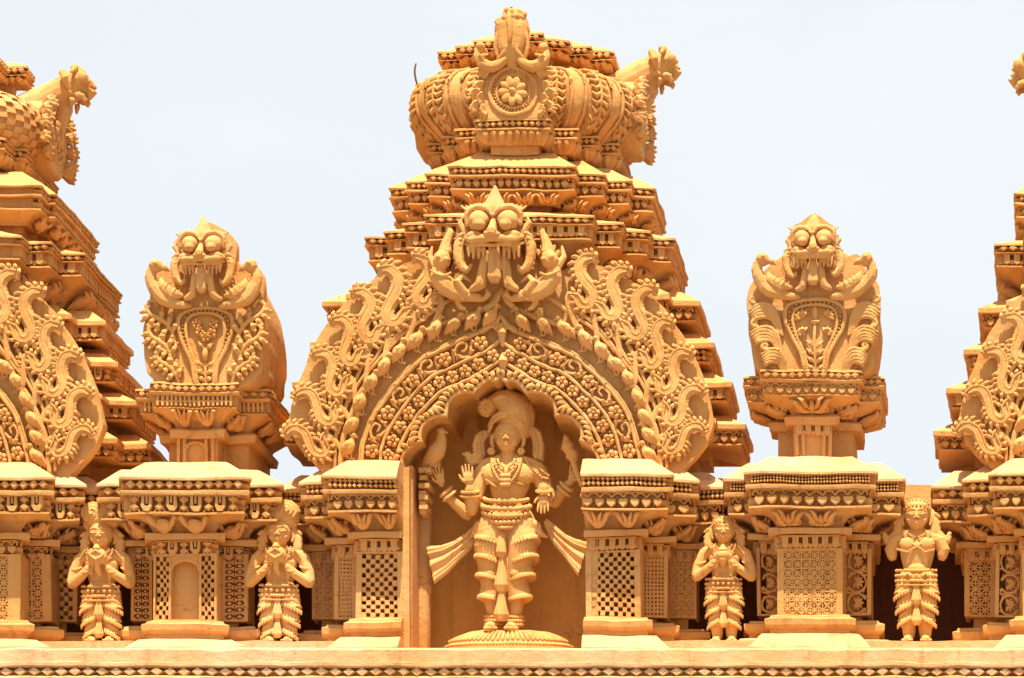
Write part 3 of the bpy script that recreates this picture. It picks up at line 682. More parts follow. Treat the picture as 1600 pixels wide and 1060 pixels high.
def mask(m, F, cx, cy, s, h=0, wide=0, hornh=58):
    T = lambda x, y, z=0: (cx+s*x, cy-s*y, h+s*z)
    E = lambda x, y, z, a, b, c, **k: m.ell(F, T(x,y,z), (a*s,b*s,c*s), **k)
    def B(pts, r, **k): m.tube(F, [T(*p) for p in pts], [q*s for q in r] if hasattr(r,'__len__') else r*s, **k)
    E(0,2,-8, 43,34,20, n=14, m=8)
    B([(0,8,0),(0,24,2),(0,42,0),(0,58,-2)], [25,20,11,2.5], n=14, flat=.6)
    for g in (-1,1):
        B([(g*41,-4,10),(g*42,12,12),(g*28,23,14),(g*10,20,16),(g*3,10,18)], [4,5,5.5,5,3], n=8, smooth=1)
        for k in range(6):
            t = k/5; B([(g*(12+30*t),22-5*t*t,14),(g*(15+36*t),30-6*t,10)], [3.4,1.6], n=5)
        B([(g*38,-24,4),(g*54,0,2),(g*50,12,0)], [6,5,1.5], n=7); 
        B([(g*46,-14,-2),(g*56,-36,0),(g*53,-62,2),(g*42,-74,4),(g*36,-66,4)], [8,9,8,6,3], n=8, smooth=1)
        for k in range(7): t = k/6; B([(g*(50+4*math.sin(t*3)),-18-48*t,6),(g*(60+3*math.sin(t*3)),-22-48*t,3)], [3.4,1.6], n=5)
        B([(g*0,-31,24),(g*16,-31,25),(g*32,-31,20),(g*43,-25,10)], [5,6.5,6.5,4], n=9, smooth=1)
        B([(g*0,-40,20),(g*18,-40,23),(g*36,-39,17),(g*44,-33,8)], [2.6,3.2,3.0,2.4], n=7, smooth=1)
        E(g*28,-24,14, 15,9,11, n=12, m=8)
        for q, L in ((38,9),(31,12),(23,12),(16,9)): B([(g*q,-42,15),(g*q,-47-L,16)], [4.0,1.6], n=7)
        B([(g*15,-46,4),(g*17,-72,5),(g*22,-94,4),(g*34,-102,2)], [6,8,8.5,5], n=8, smooth=1)
        E(g*8,-25,28, 5.5,5,5.5, n=8, m=6)
    B([(0,4,16),(0,-8,22),(0,-22,30)], [3.5,6,9], n=9, smooth=1); E(0,8,20,4,4,4,n=8,m=5); E(0,-24,30,7,6.5,6,n=8,m=6)
    B([(0,-40,8),(0,-66,12),(0,-86,12)], [9,10,11], flat=.7, n=9)
def eyes(F, cx, cy, s, h, mask_o):
    for g in (-1,1):
        m = M(); T = lambda x, y, z=0: (cx+s*x, cy-s*y, h+s*z)
        E = lambda x, y, z, a, b, c, **k: m.ell(F, T(x,y,z), (a*s,b*s,c*s), **k)
        E(g*22.5,0,13, 16.5,16.5,17, n=24, m=14); E(g*21,-8,24, 10.5,10,9, n=18, m=10); E(g*20.5,-10,31, 5.4,5,4.5, n=12, m=8)
        make('eye', m, None, mask_o, wobble=.5)
def arch_head(root):
    F = PF(DA); 
    m = M(); mask(m, F, 776, 356, 1.0, 18); mo = make('monster_mask', m, None, root, remesh=.72, relax=1)
    eyes(F, 776, 356, 1.0, 18, mo)
    for sg in (-1,1):
        m = M(); makara(m, F, 1, sg); make('makara', m, None, root, remesh=.85, relax=1)
    m = M()
    poly = [(700,470),(700,420),(716,380),(735,350),(775,335),(815,350),(840,380),(862,420),(862,470)]
    m.prism(F, poly, -34, -8, ins=.03, b=3); make('mask_backing', m, None, root)
A0 = thing('horseshoe_arch', 'big middle horseshoe arch over the niche, carved with birds, leaves and a bulging-eyed monster mask', 'arch', (AX, 30, zy(722,0)), 'horseshoe arches')
arch(A0); arch_head(A0)
def copy_thing(o, dx, dd=0, dz=0, label=None, skip=()):
    c = o.copy(); SC.collection.objects.link(c); c.location = (o.location.x+dx*U, o.location.y+dd*U, o.location.z+dz*U)
    if label: c['label'] = label
    def rec(a, b):
        for ch in list(a.children):
            if ch.name.split('.')[0] in skip: continue
            k = ch.copy(); SC.collection.objects.link(k); k.parent = b; rec(ch, k)
    rec(o, c); return c
copy_thing(A0, -957, 0, -4, 'left horseshoe arch, only its right half in view at the left edge')
copy_thing(A0, 1050, 0, 4, 'right horseshoe arch, only a sliver of its left side in view at the right edge')
# side niches under the outer arches: back walls
for x0, x1 in ((-340,-60),(1760,2050)):
    m = M(); m.box(x0-12, x1+20, 150, 175, zy(1018,136), zy(585,136)); o = make('niche', m, MATN); o['category'] = 'niche'
    o['label'] = 'rear wall of the niche under the left arch' if x0 < 0 else 'rear wall of the niche under the right arch'
# ================= the tiered roofs =================
def steps(cx, cd, hw, dp, back=None):
    "stepped cruciform plan; hw half widths, dp depths of the fronts, centre depth cd"
    P = []
    n = len(hw); rp = []
    for i in range(n):
        rp.append((hw[i], dp[i]))
        if i < n-1: rp.append((hw[i], dp[i+1]))
    last = rp[-1]; bk = back if back is not None else 2*cd-last[1]
    right = rp+[(last[0], bk)]
    left = [(-a, b) for a, b in right][::-1]
    return [(cx+a, b) for a, b in left+right]
def tier(root, plan, d0, prof, name='tier', extra=(), mat=None, clipx=None, angle=28):
    Z = lambda y, o=0: zy(y, d0-o)
    m = M(); clipsweep(m, plan, [(o, Z(y,o)) for o, y in prof], clipx, 16)
    for e in extra:
        fn, o, ya, yb = e[:4]; kw = dict(e[4]) if len(e) > 4 else {}
        o1 = kw.pop('o1', None)
        strips(m, plan, o, Z(ya,o), Z(yb, o if o1 is None else o1), fn, o1=o1, clip=clipx, maxl=270, **kw)
    return make(name, m, mat, root, angle=angle)
def roof_tower(cx, label, rich=True, dy=0, group='tiered roofs'):
    root = thing('tiered_roof', label, 'tower roof', (cx, 250, zy(722,250)), group)
    Y = lambda y: y+dy
    hw1, dp1 = ([99,141,178,211],[15,50,85,118]) if rich else ([205,216],[40,80])
    hw2, dp2 = ([131,172,210,245],[-8,30,65,98]) if rich else ([185,222,258],[0,40,90])
    if rich == 2: hw1, dp1, hw2, dp2 = [90,150,195,230],[15,50,85,118],[120,160,215,262],[-8,30,65,98]
    CD = 205
    # neck tier
    p1 = steps(cx, CD, hw1, dp1); i1 = 26
    pin = steps(cx, CD, [h-i1 for h in hw1], [d+i1 for d in dp1])
    O = lambda *a: [(o, Y(y)) for o, y in a]
    tier(root, p1, dp1[0], O((-44,336),(-44,324),(-26,323),(-28,318),(-20,308),(-8,299),(-2,298),(-2,296),(-17,294.5),(-17,279.5),(0,278),(2,276),(2,274),(-12,272.5),(-12,264.5),(2,263),(3,260),(-12,252),(-34,243),(-40,240),(-60,240)), 'tier',
        [(p_diamond,-6,Y(273),Y(264),dict(rows=1,h=7,asp=1.1)),(p_hearts,-11,Y(295),Y(279),dict(h=8)),(p_palm if rich else p_drops,-26,Y(319),Y(299),dict(o1=-4))])
    # second tier
    p2 = steps(cx, CD, hw2, dp2)
    tier(root, p2, dp2[0], O((-70,450),(-70,432),(-52,428),(-40,405),(-22,385),(-10,377),(-4,376),(-4,374),(-18,372.5),(-18,354.5),(-2,353),(1,351),(-12,349.5),(-12,341.5),(2,340),(2,337),(-30,334),(-60,330)), 'tier',
        [(p_diamond,-6,Y(350),Y(341),dict(rows=1,h=7,asp=1.5)),(p_teeth,-12,Y(373),Y(354),dict(h=8)),(p_palm,-52,Y(424),Y(378),dict(o1=-12,k=.75,h=7))])
    # lower tiers, each a sloping eave over a fretted band and a dark recess
    c2 = cx-15 if rich != 2 else cx+12
    for i, (hw, y, hn) in enumerate(((300,457,60),(322,522,60),(350,583,60),(372,650,60))):
        dc = 112 if hw < 360 else 118
        pl = steps(c2, CD, [hw-88, hw-44, hw], [dc-80+14, dc-36, dc], 285) if i < 2 else steps(c2, CD, [hw-44, hw], [dc-36, dc], 262)
        prof = O((-64,y+70),(-64,y+52),(-52,y+49),(-14,y+47),(-7,y+45),(-7,y+43),(-18,y+42.5),(-18,y+24.5),(-2,y+23),(1,y+21),(1,y+14),(-4,y+12),(-26,y+3),(-32,y),(-60,y))
        ex = [((p_hearts,p_diamond,p_teeth,p_hearts)[i] if rich else (p_teeth,p_fret,p_teeth,p_hearts)[i], -12, Y(y+43), Y(y+25), dict(h=8, **(dict(rows=2) if (i == 1 and rich) else {})))]
        if i < 2: tier(root, pl, dc, prof, 'tier', ex)
        else:
            # only the wings: the niche stands between them
            tier(root, [q for q in pl], dc, prof, 'tier', ex, clipx=(cx+175, 99999)); tier(root, pl, dc, prof, 'tier', ex, clipx=(-99999, cx-190))
    # core
    m = M(); Z = lambda y: zy(Y(y), 120)
    m.box(cx-140,cx+140,145,262,Z(460),Z(270)); m.box(c2-236,c2+236,176,258,Z(590),Z(440))
    m.box(c2-290,c2-130,180,240,Z(735),Z(500)); m.box(c2+160,c2+290,180,240,Z(735),Z(500)); m.box(c2-290,c2+290,205,240,Z(735),Z(500)); make('core', m, None, root)
    # petalled ring under the dome
    hw3, dp3 = ([60,97,124,152],[20,62,98,132]) if rich else ([140,158],[60,110])
    p3 = steps(cx+1, CD, hw3, dp3)
    tier(root, p3, dp3[0], O((-22,242),(-22,228),(-14,227),(-10,222),(-4,212),(-4,205),(1,203),(1,201),(-10,199.5),(-10,190.5),(2,189),(2,186),(-20,185)), 'petalled_ring',
        [(p_diamond,-5,Y(200),Y(190),dict(rows=1,h=6)),(p_petals,-12,Y(225),Y(205),dict(o1=-5))])
    # dome
    m = M(); NA = 144; vs = []; fs = []
    prof = [(112,202),(132,192),(154,178),(176,162),(192,143),(195,125),(193,108),(186,95),(173,84),(154,75),(130,69),(110,66)]
    def plan_r(t):
        c, s = abs(math.cos(t)), abs(math.sin(t)); p = 3.2
        return 1/((c**p+s**p)**(1/p))
    nr = 40
    for R, y in prof:
        for k in range(NA*2):
            t = 2*math.pi*k/(NA*2); r = R*plan_r(t)*.93
            g = abs(math.sin(t*18+math.pi/2)) if rich else 1
            r -= (1-g**.5)*11 if rich else 0
            vs.append((cx+r*math.sin(t), CD-r*math.cos(t)*.84, 1060-Y(y)))
    N2 = NA*2
    for j in range(len(prof)-1):
        for k in range(N2): fs.append((j*N2+k, j*N2+(k+1)%N2, (j+1)*N2+(k+1)%N2, (j+1)*N2+k))
    fs.append(tuple(range(N2))[::-1]); fs.append(tuple(range((len(prof)-1)*N2, len(prof)*N2)))
    m.add(vs, fs)
    def dome_pt(t, y, e=0):
        R = np.interp(y, [p[1] for p in prof][::-1], [p[0] for p in prof][::-1]); r = R*plan_r(t)*.93+e
        return (cx+r*math.sin(t), CD-r*math.cos(t)*.84, 1060-Y(y))
    FW = lambda u, v, h: (u, v, h)
    if rich:
        for q in range(36):
            t = math.pi*2*q/36
            if math.cos(t) < -.4: continue
            if q % 2 == 0:      # leafy rib
                for k in range(9):
                    y = 76+k*11
                    for sg in (-1,1):
                        a = dome_pt(t, y, 1); b = dome_pt(t+sg*.046, y+7, 4.0); c = dome_pt(t+sg*.068, y+1, 0.5)
                        m.tube(FW, [a,b,c], [3,4.8,2.2], n=7)
                m.tube(FW, [dome_pt(t, y, 3) for y in range(74,180,10)], 2.6, n=6)
            else:
                for sg in (-1,1): m.tube(FW, [dome_pt(t+sg*.055, y, 1.5) for y in range(72,186,10)], 2.8, n=6)
    else:
        for j in range(13):
            for q in range(90):
                if (q+j) % 2: continue
                t = 2*math.pi*q/90
                if math.cos(t) < -.3: continue
                y = 64+j*9.2; a = [dome_pt(t-.036, y, 0), dome_pt(t+.036, y, 0), dome_pt(t+.036, y+9.2, 0), dome_pt(t-.036, y+9.2, 0)]
                b = [dome_pt(t-.033, y+.6, 6), dome_pt(t+.033, y+.6, 6), dome_pt(t+.033, y+8.6, 6), dome_pt(t-.033, y+8.6, 6)]
                m.add(a+b, [(0,1,2,3),(4,5,6,7),(0,1,5,4),(1,2,6,5),(2,3,7,6),(3,0,4,7)])
    make('dome', m, None, root, angle=50)
    # stepped crown
    hw4, dp4 = ([38,76,108,141],[84,112,138,162]) if rich else ([110,141],[120,180])
    p4 = steps(cx, CD, hw4, dp4)
    tier(root, p4, dp4[0], O((-34,112),(-32,92),(-30,84),(-16,79.5),(-16,68.5),(0,67),(1,66),(-11,64.5),(-11,56.5),(1,55),(1,52),(-20,48),(-34,46)), 'crown',
        [(p_diamond,-5,Y(65),Y(56),dict(rows=1,h=7,asp=1.3)),(p_diamond,-10,Y(80),Y(68),dict(rows=1,h=7))])
    # gable faces looking forward and to the sides
    faces = [('front', PF(18), 0), ('right', None, 1), ('left', None, -1)]
    for nm, F, sg in faces:
        if sg == 0:
            if rich != 1: continue
            G = lambda u, v, h, F=F: F(u, v+dy, h)
            front_gable(G, root)
        else:
            k = 1+CD/D; X0 = cx+(176 if sg > 0 else -172)
            zc = lambda v: VZ+((1060-(v+dy))-VZ)*k
            G = lambda u, v, h, X0=X0, sg=sg: (X0+sg*h, CD+(u), zc(v))
            side_gable(G, root, sg, rich)
    return root
def front_gable(F, root):
    gb = []
    m = M(); c = (802,143)
    m.prism(F, [(748,187),(752,160),(742,150),(744,122),(756,108),(775,100),(802,92),(830,100),(848,108),(860,122),(862,150),(852,160),(857,187)], -40, 0, ins=.03, b=3)
    for R, r in ((37,3.4),(26,2.2)):
        m.tube(F, [(c[0]+R*math.cos(t),c[1]+R*math.sin(t),1) for t in np.linspace(0,2*math.pi,40)], r, n=7)
    for k in range(38):
        t = 2*math.pi*k/38; 
        for R in (29.2,33.2): m.ell(F, (c[0]+R*math.cos(t+R),c[1]+R*math.sin(t+R),.5), (1.7,1.7,2.6), n=6, m=4)
    make('medallion_plate', m, None, root)
    m = M(); flower(m, F, c[0], c[1], 24, 0, 9, .2, 2.2); make('rosette', m, None, root, remesh=.9, relax=1)
    for s in (-1,1):
        m = M()
        for k, (x, y, a) in enumerate(((45,120,70),(50,138,40),(46,156,10),(40,172,-20),(58,150,60),(56,170,20))):
            X = 802+s*x
            for q in range(5):
                t = math.radians(a+q*26-50); L = 14
                m.tube(F, [(X,y+3,2),(X+s*L*.6*math.cos(t),y-L*.6*math.sin(t),6),(X+s*L*math.cos(t),y-L*math.sin(t),2)], [2,4.2,1.4], n=7)
        make('leaf_spray', m, None, root)
        m = M(); X = 802+s*2
        m.tube(F, [(X+s*4,72,6),(X+s*6,88,8),(X+s*14,100,8),(X+s*30,107,8),(X+s*44,103,8),(X+s*52,92,8),(X+s*50,80,6)], [4,5,7,9,10,7,5], n=9, smooth=1)
        m.ell(F, (X+s*47,78,8), (8,8,8), n=9, m=7); m.tube(F, [(X+s*42,80,8),(X+s*36,86,6)], [3,1], n=6)
        m.tube(F, [(X+s*40,104,14),(X+s*46,94,17),(X+s*36,90,12)], [3,5,2], n=6)
        make('swan', m, None, root, remesh=1.1, relax=1)
    # broken finial with its strap
    m = M(); random.seed(3)
    m.tube(F, [(801,98,2),(800,80,4),(801,62,2),(801,45,0),(802,32,-2),(801,24,-3)], [12,22,26,27,23,13], flat=.7, n=14, smooth=1)
    for k in range(46):
        a = random.uniform(0,6.28); yy = random.uniform(22,56); r = 24*math.sin(min(1,(yy-8)/26)*1.5)
        m.ell(F, (801+r*math.cos(a), yy, 14*math.sin(a)), (random.uniform(3,6.5),random.uniform(3,6),random.uniform(3,6)), rot=random.uniform(0,90), n=6, m=4)
    make('broken_finial', m, None, root, remesh=1.2, relax=1)
    m = M(); m.tube(F, [(799,70,20),(799,55,21),(799,38,19),(799,26,13),(799,17,2),(800,18,-12)], 4.2, n=8, smooth=1)
    for s in (-1,1): m.tube(F, [(801+s*6,72,14),(801+s*9,84,14),(801+s*22,97,10)], [3,4,2], n=7)
    for s in (-1,1): m.tube(F, [(801+s*22,55,8),(801+s*26,75,6),(801+s*22,92,4)], [3,4,3], n=7, smooth=1)
    make('strap', m, None, root)
def side_gable(F, root, sg=1, rich=1):
    "gable seen edge-on: curved plate with leaf fringe and a jutting monster head; u = depth from the centre"
    m = M()
    m.prism(F, [(-30,246),(-50,230),(-70,208),(-76,184),(-70,164),(-54,148),(-30,138),(0,133),(30,138),(54,148),(70,164),(76,184),(70,208),(50,230),(30,246)], -30, 6, ins=.05, b=5)
    for R in (40,30): m.tube(F, [(R*math.cos(t),180+R*1.1*math.sin(t),7) for t in np.linspace(0,2*math.pi,30)], 3, n=6)
    for k in range(26):
        t = 2*math.pi*k/26; m.ell(F, (35*math.cos(t),180+38*math.sin(t),7), (2,2,3), n=6, m=4)
    flower(m, F, 0, 180, 22, 6, 8, 0, 2)
    make('side_gable', m, None, root)
    if sg < 0 and rich != 2: return
    m = M()
    for s in (-1,1):
        for k, (u, v) in enumerate(((62,228),(76,208),(80,186),(72,166),(56,150),(52,216),(56,192),(44,228),(54,170),(34,144))):
            for q in range(4):
                t = math.radians(-50+q*34)
                m.tube(F, [(s*u,v,2),(s*(u+4),v-6*math.sin(t),8+5*math.cos(t)),(s*(u+3),v-13*math.sin(t),9+11*math.cos(t))], [4,6,2], n=7)
    make('leaf_fringe', m, None, root)
    m = M()
    m.tube(F, [(0,150,-60),(0,138,-25),(0,118,10),(0,100,42)], [24,27,25,21], n=14, smooth=1)
    m.ell(F, (0,100,46), (24,18,14), n=12, m=8)
    m.tube(F, [(0,92,38),(0,82,44),(0,76,40)], [14,11,5], n=9)
    for s in (-1,1):
        m.ell(F, (s*15,98,54), (10,10,10), n=12, m=8); m.ell(F, (s*14,102,62), (5,5,5), n=8, m=6)
        m.tube(F, [(s*18,120,30),(s*15,124,46),(s*10,130,56)], [7,7,4], n=8)
        m.tube(F, [(s*14,124,52),(s*13,134,54)], [5,2.5], n=7); m.tube(F, [(s*18,132,36),(s*17,142,35)], [5,2.5], n=7)
        m.tube(F, [(s*26,92,24),(s*34,104,30),(s*28,118,34)], [7,6,3], n=7)
        m.tube(F, [(s*10,80,38),(s*20,84,44),(s*28,92,40)], [5,5,3], n=7)
    m.tube(F, [(0,112,52),(0,118,64),(0,124,58)], [8,9,5], n=9)
    m.tube(F, [(0,140,20),(0,160,12),(0,175,14)], [14,12,6], n=9)
    make('monster_head', m, None, root, remesh=1.3, relax=1)
T0 = roof_tower(797, 'tall middle roof of stepped carved tiers with a ribbed leafy dome', 1)
roof_tower(-152, 'left roof of stepped tiers with a checkered dome, cut by the left edge', 0, dy=30)
roof_tower(1815, 'right roof, only the ends of its stepped tiers in view at the right edge', 2, dy=10)
# ================= monster finials on the miniature shrines =================
def dense(P, k=3):
    n = len(P); out = []
    for i in range(n):
        p0, p1, p2, p3 = P[i-1], P[i], P[(i+1)%n], P[(i+2)%n]
        for j in range(k):
            t = j/k; f = lambda a: .5*((2*p1[a])+(-p0[a]+p2[a])*t+(2*p0[a]-5*p1[a]+4*p2[a]-p3[a])*t*t+(-p0[a]+3*p1[a]-3*p2[a]+p3[a])*t**3)
            out.append((f(0), f(1)))
    return out
def finial(root, tr, cxp, body, style, outline=None):
    "tr maps traced facade coordinates; plate, bulging back, framed medallion, leaves, mask and two beasts"
    F = PF(0)
    P = [tr(*p) for p in ((158,676),(100,505),(103,440),(125,372),(128,300),(135,245),(170,222),(200,255),(232,275),(232,200),(220,130),(300,85),(345,60),(400,85),(450,130),(455,200),(450,260),(470,225),(510,212),(545,245),(556,300),(550,370),(560,440),(556,500),(512,676))]
    if outline: P = outline
    P = dense(P)
    m = M(); m.prism(F, P, -26, -6, ins=.012, b=3); make('plate', m, None, root)
    # bulging barrel back: sections scaled along the depth
    yt = tr(0,215)[1]; BP = dense([tr(*p) for p in ((165,672),(118,560),(104,470),(112,380),(140,290),(190,225),(262,175),(340,158),(418,175),(490,225),(540,290),(560,380),(562,470),(552,560),(512,672))], 4)
    P = BP; m = M(); n = len(P); vs = []; fs = []
    cx = sum(p[0] for p in P)/n; S_ = body
    for r, (h, kx, ky, dx) in enumerate(S_):
        yb = tr(0,676)[1]
        for x, y in P:
            vs.append(F(cx+(x-cx)*kx+dx, yb+(y-yb)*ky, h))
    for r in range(len(S_)-1):
        for i in range(n): j = (i+1)%n; fs.append((r*n+i, r*n+j, (r+1)*n+j, (r+1)*n+i))
    fs += [tuple(range(n))[::-1], tuple(range((len(S_)-1)*n, len(S_)*n))]; m.add(vs, fs)
    make('barrel_back', m, None, root, remesh=2.0, relax=10)
    # keyhole frame
    sc = abs(tr(100,0)[0]-tr(0,0)[0])/100
    m = M(); K = [(303,672),(292,600),(262,540),(240,480),(240,430),(268,400),(340,388),(412,400),(440,430),(440,480),(418,540),(388,600),(378,672)]
    m.tube(F, [(*tr(*p),-1) for p in K], 3.4, n=8, smooth=1)
    K2 = [((x-340)*.74+340, 676-(676-y)*.93) for x, y in K]
    m.tube(F, [(*tr(*p),-1) for p in K2], 2.6, n=7, smooth=1)
    K3 = [((x-340)*.87+340, 676-(676-y)*.965) for x, y in K]
    for a, b in zip(K3[:-1], K3[1:]):
        L = math.hypot(b[0]-a[0], b[1]-a[1]); q = max(1,int(L/14))
        for i in range(q): m.ell(F, (*tr(a[0]+(b[0]-a[0])*i/q, a[1]+(b[1]-a[1])*i/q),-1), (1.9,1.9,3.2), n=6, m=4)
    make('keyhole_frame', m, None, root)
    m = M()
    if style == 'bud':
        for x, y in ((305,450),(375,450),(340,500),(318,480),(365,485)): flower(m, F, *tr(x,y), 8.5, -6, 5, x, 2.2)
        m.ell(F, (*tr(340,565),0), (5,11,6), n=9, m=6)
        for q, y in ((20,535),(28,600),(22,630),(16,655)):
            for s in (-1,1): m.tube(F, [(*tr(340,y+12),-3),(*tr(340+s*q*.8,y),1),(*tr(340+s*q*1.4,y-14),-2)], [1.6,3.6,1.4], n=7)
        m.tube(F, [(*tr(340,670),-2),(*tr(340,600),-1)], 2.6, n=6)
    else:
        m.tube(F, [(*tr(340,670),-2),(*tr(340,540),0),(*tr(340,470),0)], 2.6, n=7)
        for sx in (-1,1):
            for (u, v, r) in ((42,450,10),(40,515,9)):
                for k in range(5):
                    t = math.radians(-20+k*35 if sx > 0 else 200-k*35)
                    c = tr(340+sx*u, v+6); m.tube(F, [(*c,-3),(c[0]+r*.7*math.cos(t),c[1]-r*.7*math.sin(t),2),(c[0]+r*1.3*math.cos(t),c[1]-r*1.3*math.sin(t),-3)], [1.6,3.6,1.2], n=7)
            for y in (570,600,630,660): m.tube(F, [(*tr(340,y+8),-3),(*tr(340+sx*16,y-6),1),(*tr(340+sx*28,y-20),-2)], [1.6,3.4,1.2], n=7)
        m.ell(F, (*tr(340,440),0), (4.5,11,5), n=8, m=6); m.ell(F, (*tr(340,475),1), (8,3.5,4), n=8, m=5)
    make('medallion_foliage', m, None, root)
    # side leaves
    for s in (-1,1):
        m = M()
        for k, (x, y, q) in enumerate(((170,432,22),(172,520,23),(200,606,20))):
            c0 = tr(340+s*(340-x), y); T2 = lambda a, b, h: (c0[0]+s*a, c0[1]+b, h)      # a outwards, b down, in facade units
            q = 30-k*3
            if style == 'bud':
                m.tube(F, [T2(-q*.75,q*1.3,-4),T2(-q*.55,q*.6,-1),T2(-q*.1,q*.05,1),T2(q*.5,-q*.25,1),T2(q*.72,-q*.75,1),T2(q*.35,-q*1.02,1),T2(q*.12,-q*.72,1)], [3,3.6,4.2,4,3.6,3,2.6], n=8, smooth=1)
                for a, b, e, f in ((-.6,.7,-.95,.1),(-.45,.4,-.6,-.3),(-.1,.0,-.15,-.62),(.0,.1,.25,.62),(.2,-.1,.65,.35),(.5,-.25,1.0,.05),(-.35,.5,.0,.95),(.62,-.5,1.05,-.4)):
                    m.tube(F, [T2(q*a,q*b,-1),T2(q*(a+e)/2,q*(b+f)/2,2.5),T2(q*e,q*f,-2)], [2.4,4.6,2.6], n=8)
                    m.ell(F, T2(q*e,q*f,0), (3.0,3.0,3.4), n=8, m=5)
            else:
                m.tube(F, [T2(q*.62+6.5*math.cos(t)*(1-j/14), -q*.62+6.5*math.sin(t)*(1-j/14), 1) for j, t in enumerate(np.linspace(2.2,-4.2,11))], np.linspace(3.4,2.6,11), n=8)
                for j in range(5):
                    m.tube(F, [T2(-q*.82+j*1.6,q*1.25-j,-4),T2(-q*.70+j*2.4,q*.35+j*1.2,-1),T2(-q*.30+j*2.2,-q*.28+j*4.4,2),T2(q*.25+j*1.2,-q*.34+j*5.4,3),T2(q*.85-j*1.8,-q*.10+j*5.0,-1)], [2.4,3.0,3.4,3.6,1.8], n=8, smooth=1)
        make('side_leaf_spray', m, None, root, remesh=.75, relax=1)
    # beasts at the shoulders
    for s in (-1,1):
        m = M(); B = lambda x, y, h: (*tr(340+s*x, y), h)
        m.tube(F, [B(58,385,4),B(100,380,8),B(150,360,10),B(185,320,10),B(200,280,10),B(190,245,10)], [4,8,11,11,9,7], flat=.85, n=10, smooth=1)
        m.ell(F, B(178,240,12), (11,11,10), n=10, m=7); m.tube(F, [B(165,243,12),B(145,248,10),B(135,256,8)], [6,5,2], n=7)
        m.ell(F, B(175,236,22), (3.5,3.5,3), n=7, m=5)
        m.tube(F, [B(80,350,10),B(115,345,17),B(150,318,17),B(160,290,12)], [3,8,7,3], flat=.6, n=8, smooth=1)
        for k in range(4): m.tube(F, [B(95+k*14,352-k*9,22),B(88+k*14,336-k*9,20)], 1.2, n=5)
        make('shoulder_bird', m, None, root, remesh=.8, relax=1)
    m = M(); e = tr(337,165); mask(m, F, e[0], e[1], cxp, 10, hornh=50)
    if style == 'grin':
        for g in (-1,1):
            m.tube(F, [(e[0],e[1]+28,28),(e[0]+g*14,e[1]+29,27),(e[0]+g*26,e[1]+24,20)], [5,4.5,3.5], n=8); m.tube(F, [(e[0]+g*14,e[1]+33,20),(e[0]+g*26,e[1]+42,16),(e[0]+g*34,e[1]+26,10)], [3,4,3], n=7)
    mo = make('monster_mask', m, None, root, remesh=.7, relax=1); eyes(F, e[0], e[1], cxp, 10, mo)
def upper_pavilion(root, front, wing, steps_, neck, sp, dy):
    x0, x1, w0, w1 = front[0], front[1], wing[0], wing[1]
    d1 = 38
    pl = [(xx(w0,d1),130),(xx(w0,d1),d1),(xx(x0,d1),d1),(xx(x0,0),0),(xx(x1,0),0),(xx(x1,0),d1),(xx(w1,d1),d1),(xx(w1,d1),sp.get('back',200))]
    Z = lambda y, o=0: zy(y+dy, -o)
    def part(nm, prof, ex=(), mat=None):
        m = M(); m.sweep(pl, [(o, Z(y,o)) for o, y in prof])
        for fn, o, o1, ya, yb, kw in ex: strips(m, pl, o, Z(ya,o), Z(yb,o1), fn, o1=o1, **kw)
        return make(nm, m, mat, root, angle=28)
    n0 = sp['neck_in']
    part('neck', [(-n0,735),(-n0,684)])
    part('upper_capital', [(-n0+2,686),(-n0+12,684),(-n0+14,672),(-n0+10,669),(-n0+2,668)])
    part('upper_bracket', [(-n0+2,669),(-n0+6,660),(-18,645),(-6,637)], [(sp['bracket'], -n0+6, -8, 664, 637, dict(maxl=90))])
    part('upper_frieze', [(-6,639),(-4,637),(-9,636),(-9,618)], [(sp['frieze'], -9, -9, 636, 619, dict(h=6))])
    part('upper_cornice', [(-8,619),(0,617),(2,613),(-4,612),(-4,602),(2,601),(1,598),(-22,597)], [(p_diamond, -4, -4, 612, 602, dict(rows=1,h=6,asp=1.2))])
    F = PF(n0-3); m = M()
    nx0, nx1 = neck
    for a, b in ((nx0,nx0+5),(nx0+10,nx0+15),(nx1-15,nx1-10),(nx1-5,nx1)): m.prism(F, [(a,684+dy),(b,684+dy),(b,733+dy),(a,733+dy)], -6, 3)
    c = (nx0+nx1)/2; r = (nx1-nx0)/2-15
    if sp['arched']:
        m.tube(F, [(c+r*math.cos(t), 700+dy-10*math.sin(t), 0) for t in np.linspace(0,math.pi,9)], 2.6, n=6)
    else:
        FF = FR((xx(nx0,n0-3), n0-3, zy(690+dy,0)), (1,0,0), (0,0,1), (0,-1,0)); p_teeth(m, FF, nx1-nx0, 20, 7)
    make('neck_panel', m, None, root)
trL = lambda x, y: (180+x/2.41, 320+y/2.41)
upper_pavilion(PL, (236,372), (213,421), None, (277,335), dict(neck_in=42, bracket=p_lotus, frieze=p_dots, arched=True, back=230), 0)
finial(PL, trL, .80, [(-14,.98,1.0,0),(-50,1.03,.97,0),(-95,1.10,.86,-2),(-130,1.12,.70,-4),(-150,1.0,.52,-4),(-160,.8,.38,-4)], 'bud')
trR = lambda x, y: (1120+(105+(x-100)*1.065)/2.356, 310+(y-25)/2.38+(y-676)*-.02)
upper_pavilion(PR, (1190,1346), (1162,1380), None, (1242,1300), dict(neck_in=50, bracket=p_palm, frieze=p_hearts, arched=False, back=200), -20)
